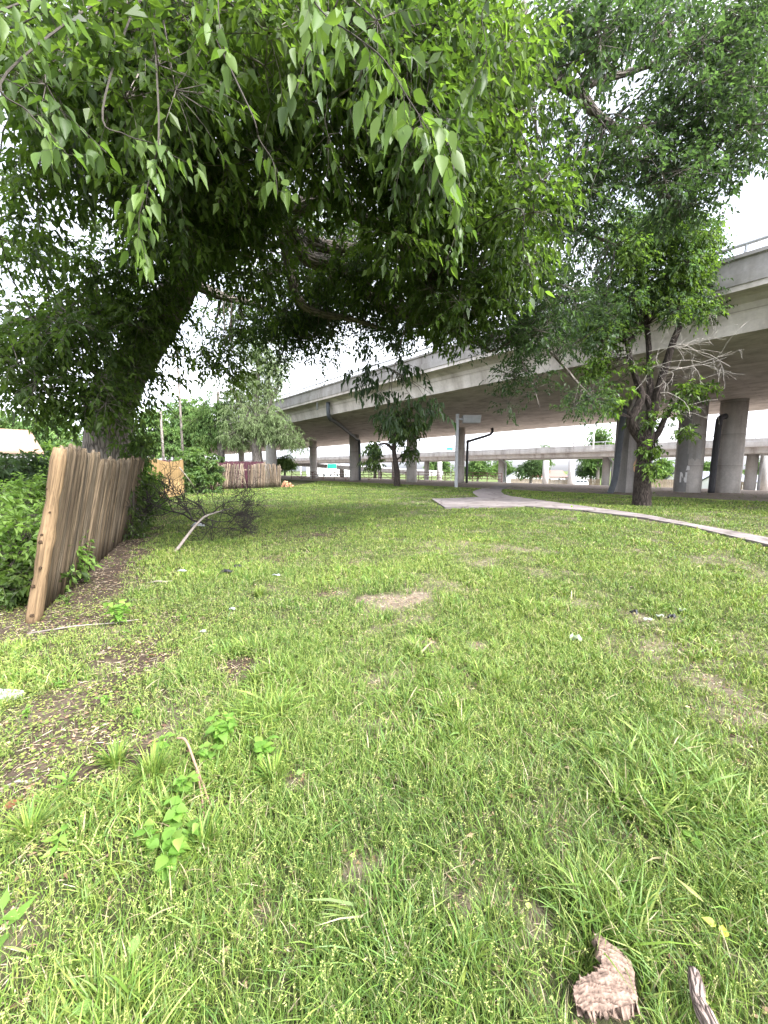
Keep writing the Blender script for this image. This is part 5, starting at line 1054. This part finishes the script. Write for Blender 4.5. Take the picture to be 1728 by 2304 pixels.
for lab, (x0, y0), (x1, y1), r in (('thin pale stick on the soil at the left edge', (0, 1712), (85, 1690), .006), ('slim straight stick on bare soil under the fence post', (60, 1372), (300, 1342), .007), ('short pale stick in the dark soil by the fence', (318, 1262), (372, 1258), .012)):
    mb = MB(); a, b2 = DG(x0, y0)+[0, 0, .015], DG(x1, y1)+[0, 0, .02]; tube(mb, [a, a+(b2-a)*.4+[0, .015, .01], a+(b2-a)*.75+[.0, -.01, 0], b2], [r, r, r*.9, r*.6], 6, .15); tag(mb.build('stick', M['dead'], None, True), lab, 'stick', 'sticks on the ground')
def dead_branch():
    def Z1(x, y, Y): return S(x/2.552, 900+y/2.552, Y)
    b = G(394, 1243); root = thing('dead_branch', 'fallen dead branch with a pale butt and bare dark twigs by the fence', 'branch', b)
    mb = MB(); main = [Z1(1003, 885, 6.75), Z1(1030, 840, 7.0), Z1(1075, 780, 7.3), Z1(1130, 712, 7.7), Z1(1180, 668, 8.), Z1(1260, 640, 8.4), Z1(1340, 620, 8.8)]; main[0][2] = .02
    tube(mb, *smoothpath(main, [.029, .027, .025, .023, .021, .017, .012], 5), 9, .2, None, True, 2); mb.build('limb', M['dead'], root, True)
    dm = MB()
    def tw(p, d, L, r, depth):
        n = 6; P = [np.array(p)]; dd = np.array(d, float)
        for i in range(n):
            dd = unit(dd+RNG.normal(0, .2, 3)+UP*(.02 if P[-1][2] > .1 else .25)); P.append(P[-1]+dd*L/n); P[-1][2] = max(P[-1][2], .02)
        tube(dm, P, np.linspace(r, max(r*.45, .0032), n+1), 5)
        if depth:
            for _ in range(4): k = RNG.integers(1, n+1); tw(P[k], unit(dd+RNG.normal(0, .7, 3)+UP*.1), L*RNG.uniform(.35, .7), r*.6, depth-1)
    for pts, r in (([(1150, 700, 7.9), (1105, 690, 8.0), (1050, 655, 8.2), (960, 635, 8.4), (890, 605, 8.6), (820, 555, 8.8)], .022), ([(1105, 690, 8.), (1080, 640, 8.1), (1010, 590, 8.3), (930, 560, 8.5)], .017), ([(1180, 668, 8.), (1150, 610, 8.2), (1080, 570, 8.4), (1000, 520, 8.6)], .016), ([(1250, 642, 8.4), (1330, 655, 8.5), (1440, 640, 8.6)], .014), ([(1180, 680, 8.), (1260, 700, 8.1), (1350, 690, 8.3)], .014), ([(1220, 650, 8.2), (1280, 600, 8.5), (1370, 570, 8.8)], .013), ([(1150, 700, 7.9), (1220, 730, 7.9), (1320, 740, 8.)], .012)):
        P, rr = smoothpath([Z1(*p) for p in pts], np.linspace(r, r*.4, len(pts)), 4); P[:, 2] = np.maximum(P[:, 2], .03); tube(dm, P, rr, 6, .15)
        for _ in range(9):
            k = RNG.integers(2, len(P)); d = unit(P[k]-P[k-1]); tw(P[k], unit(d+RNG.normal(0, .55, 3)), RNG.uniform(.4, .85), r*.58, 2)
    dm.build('twig', M['deadtwig'], root)
dead_branch()
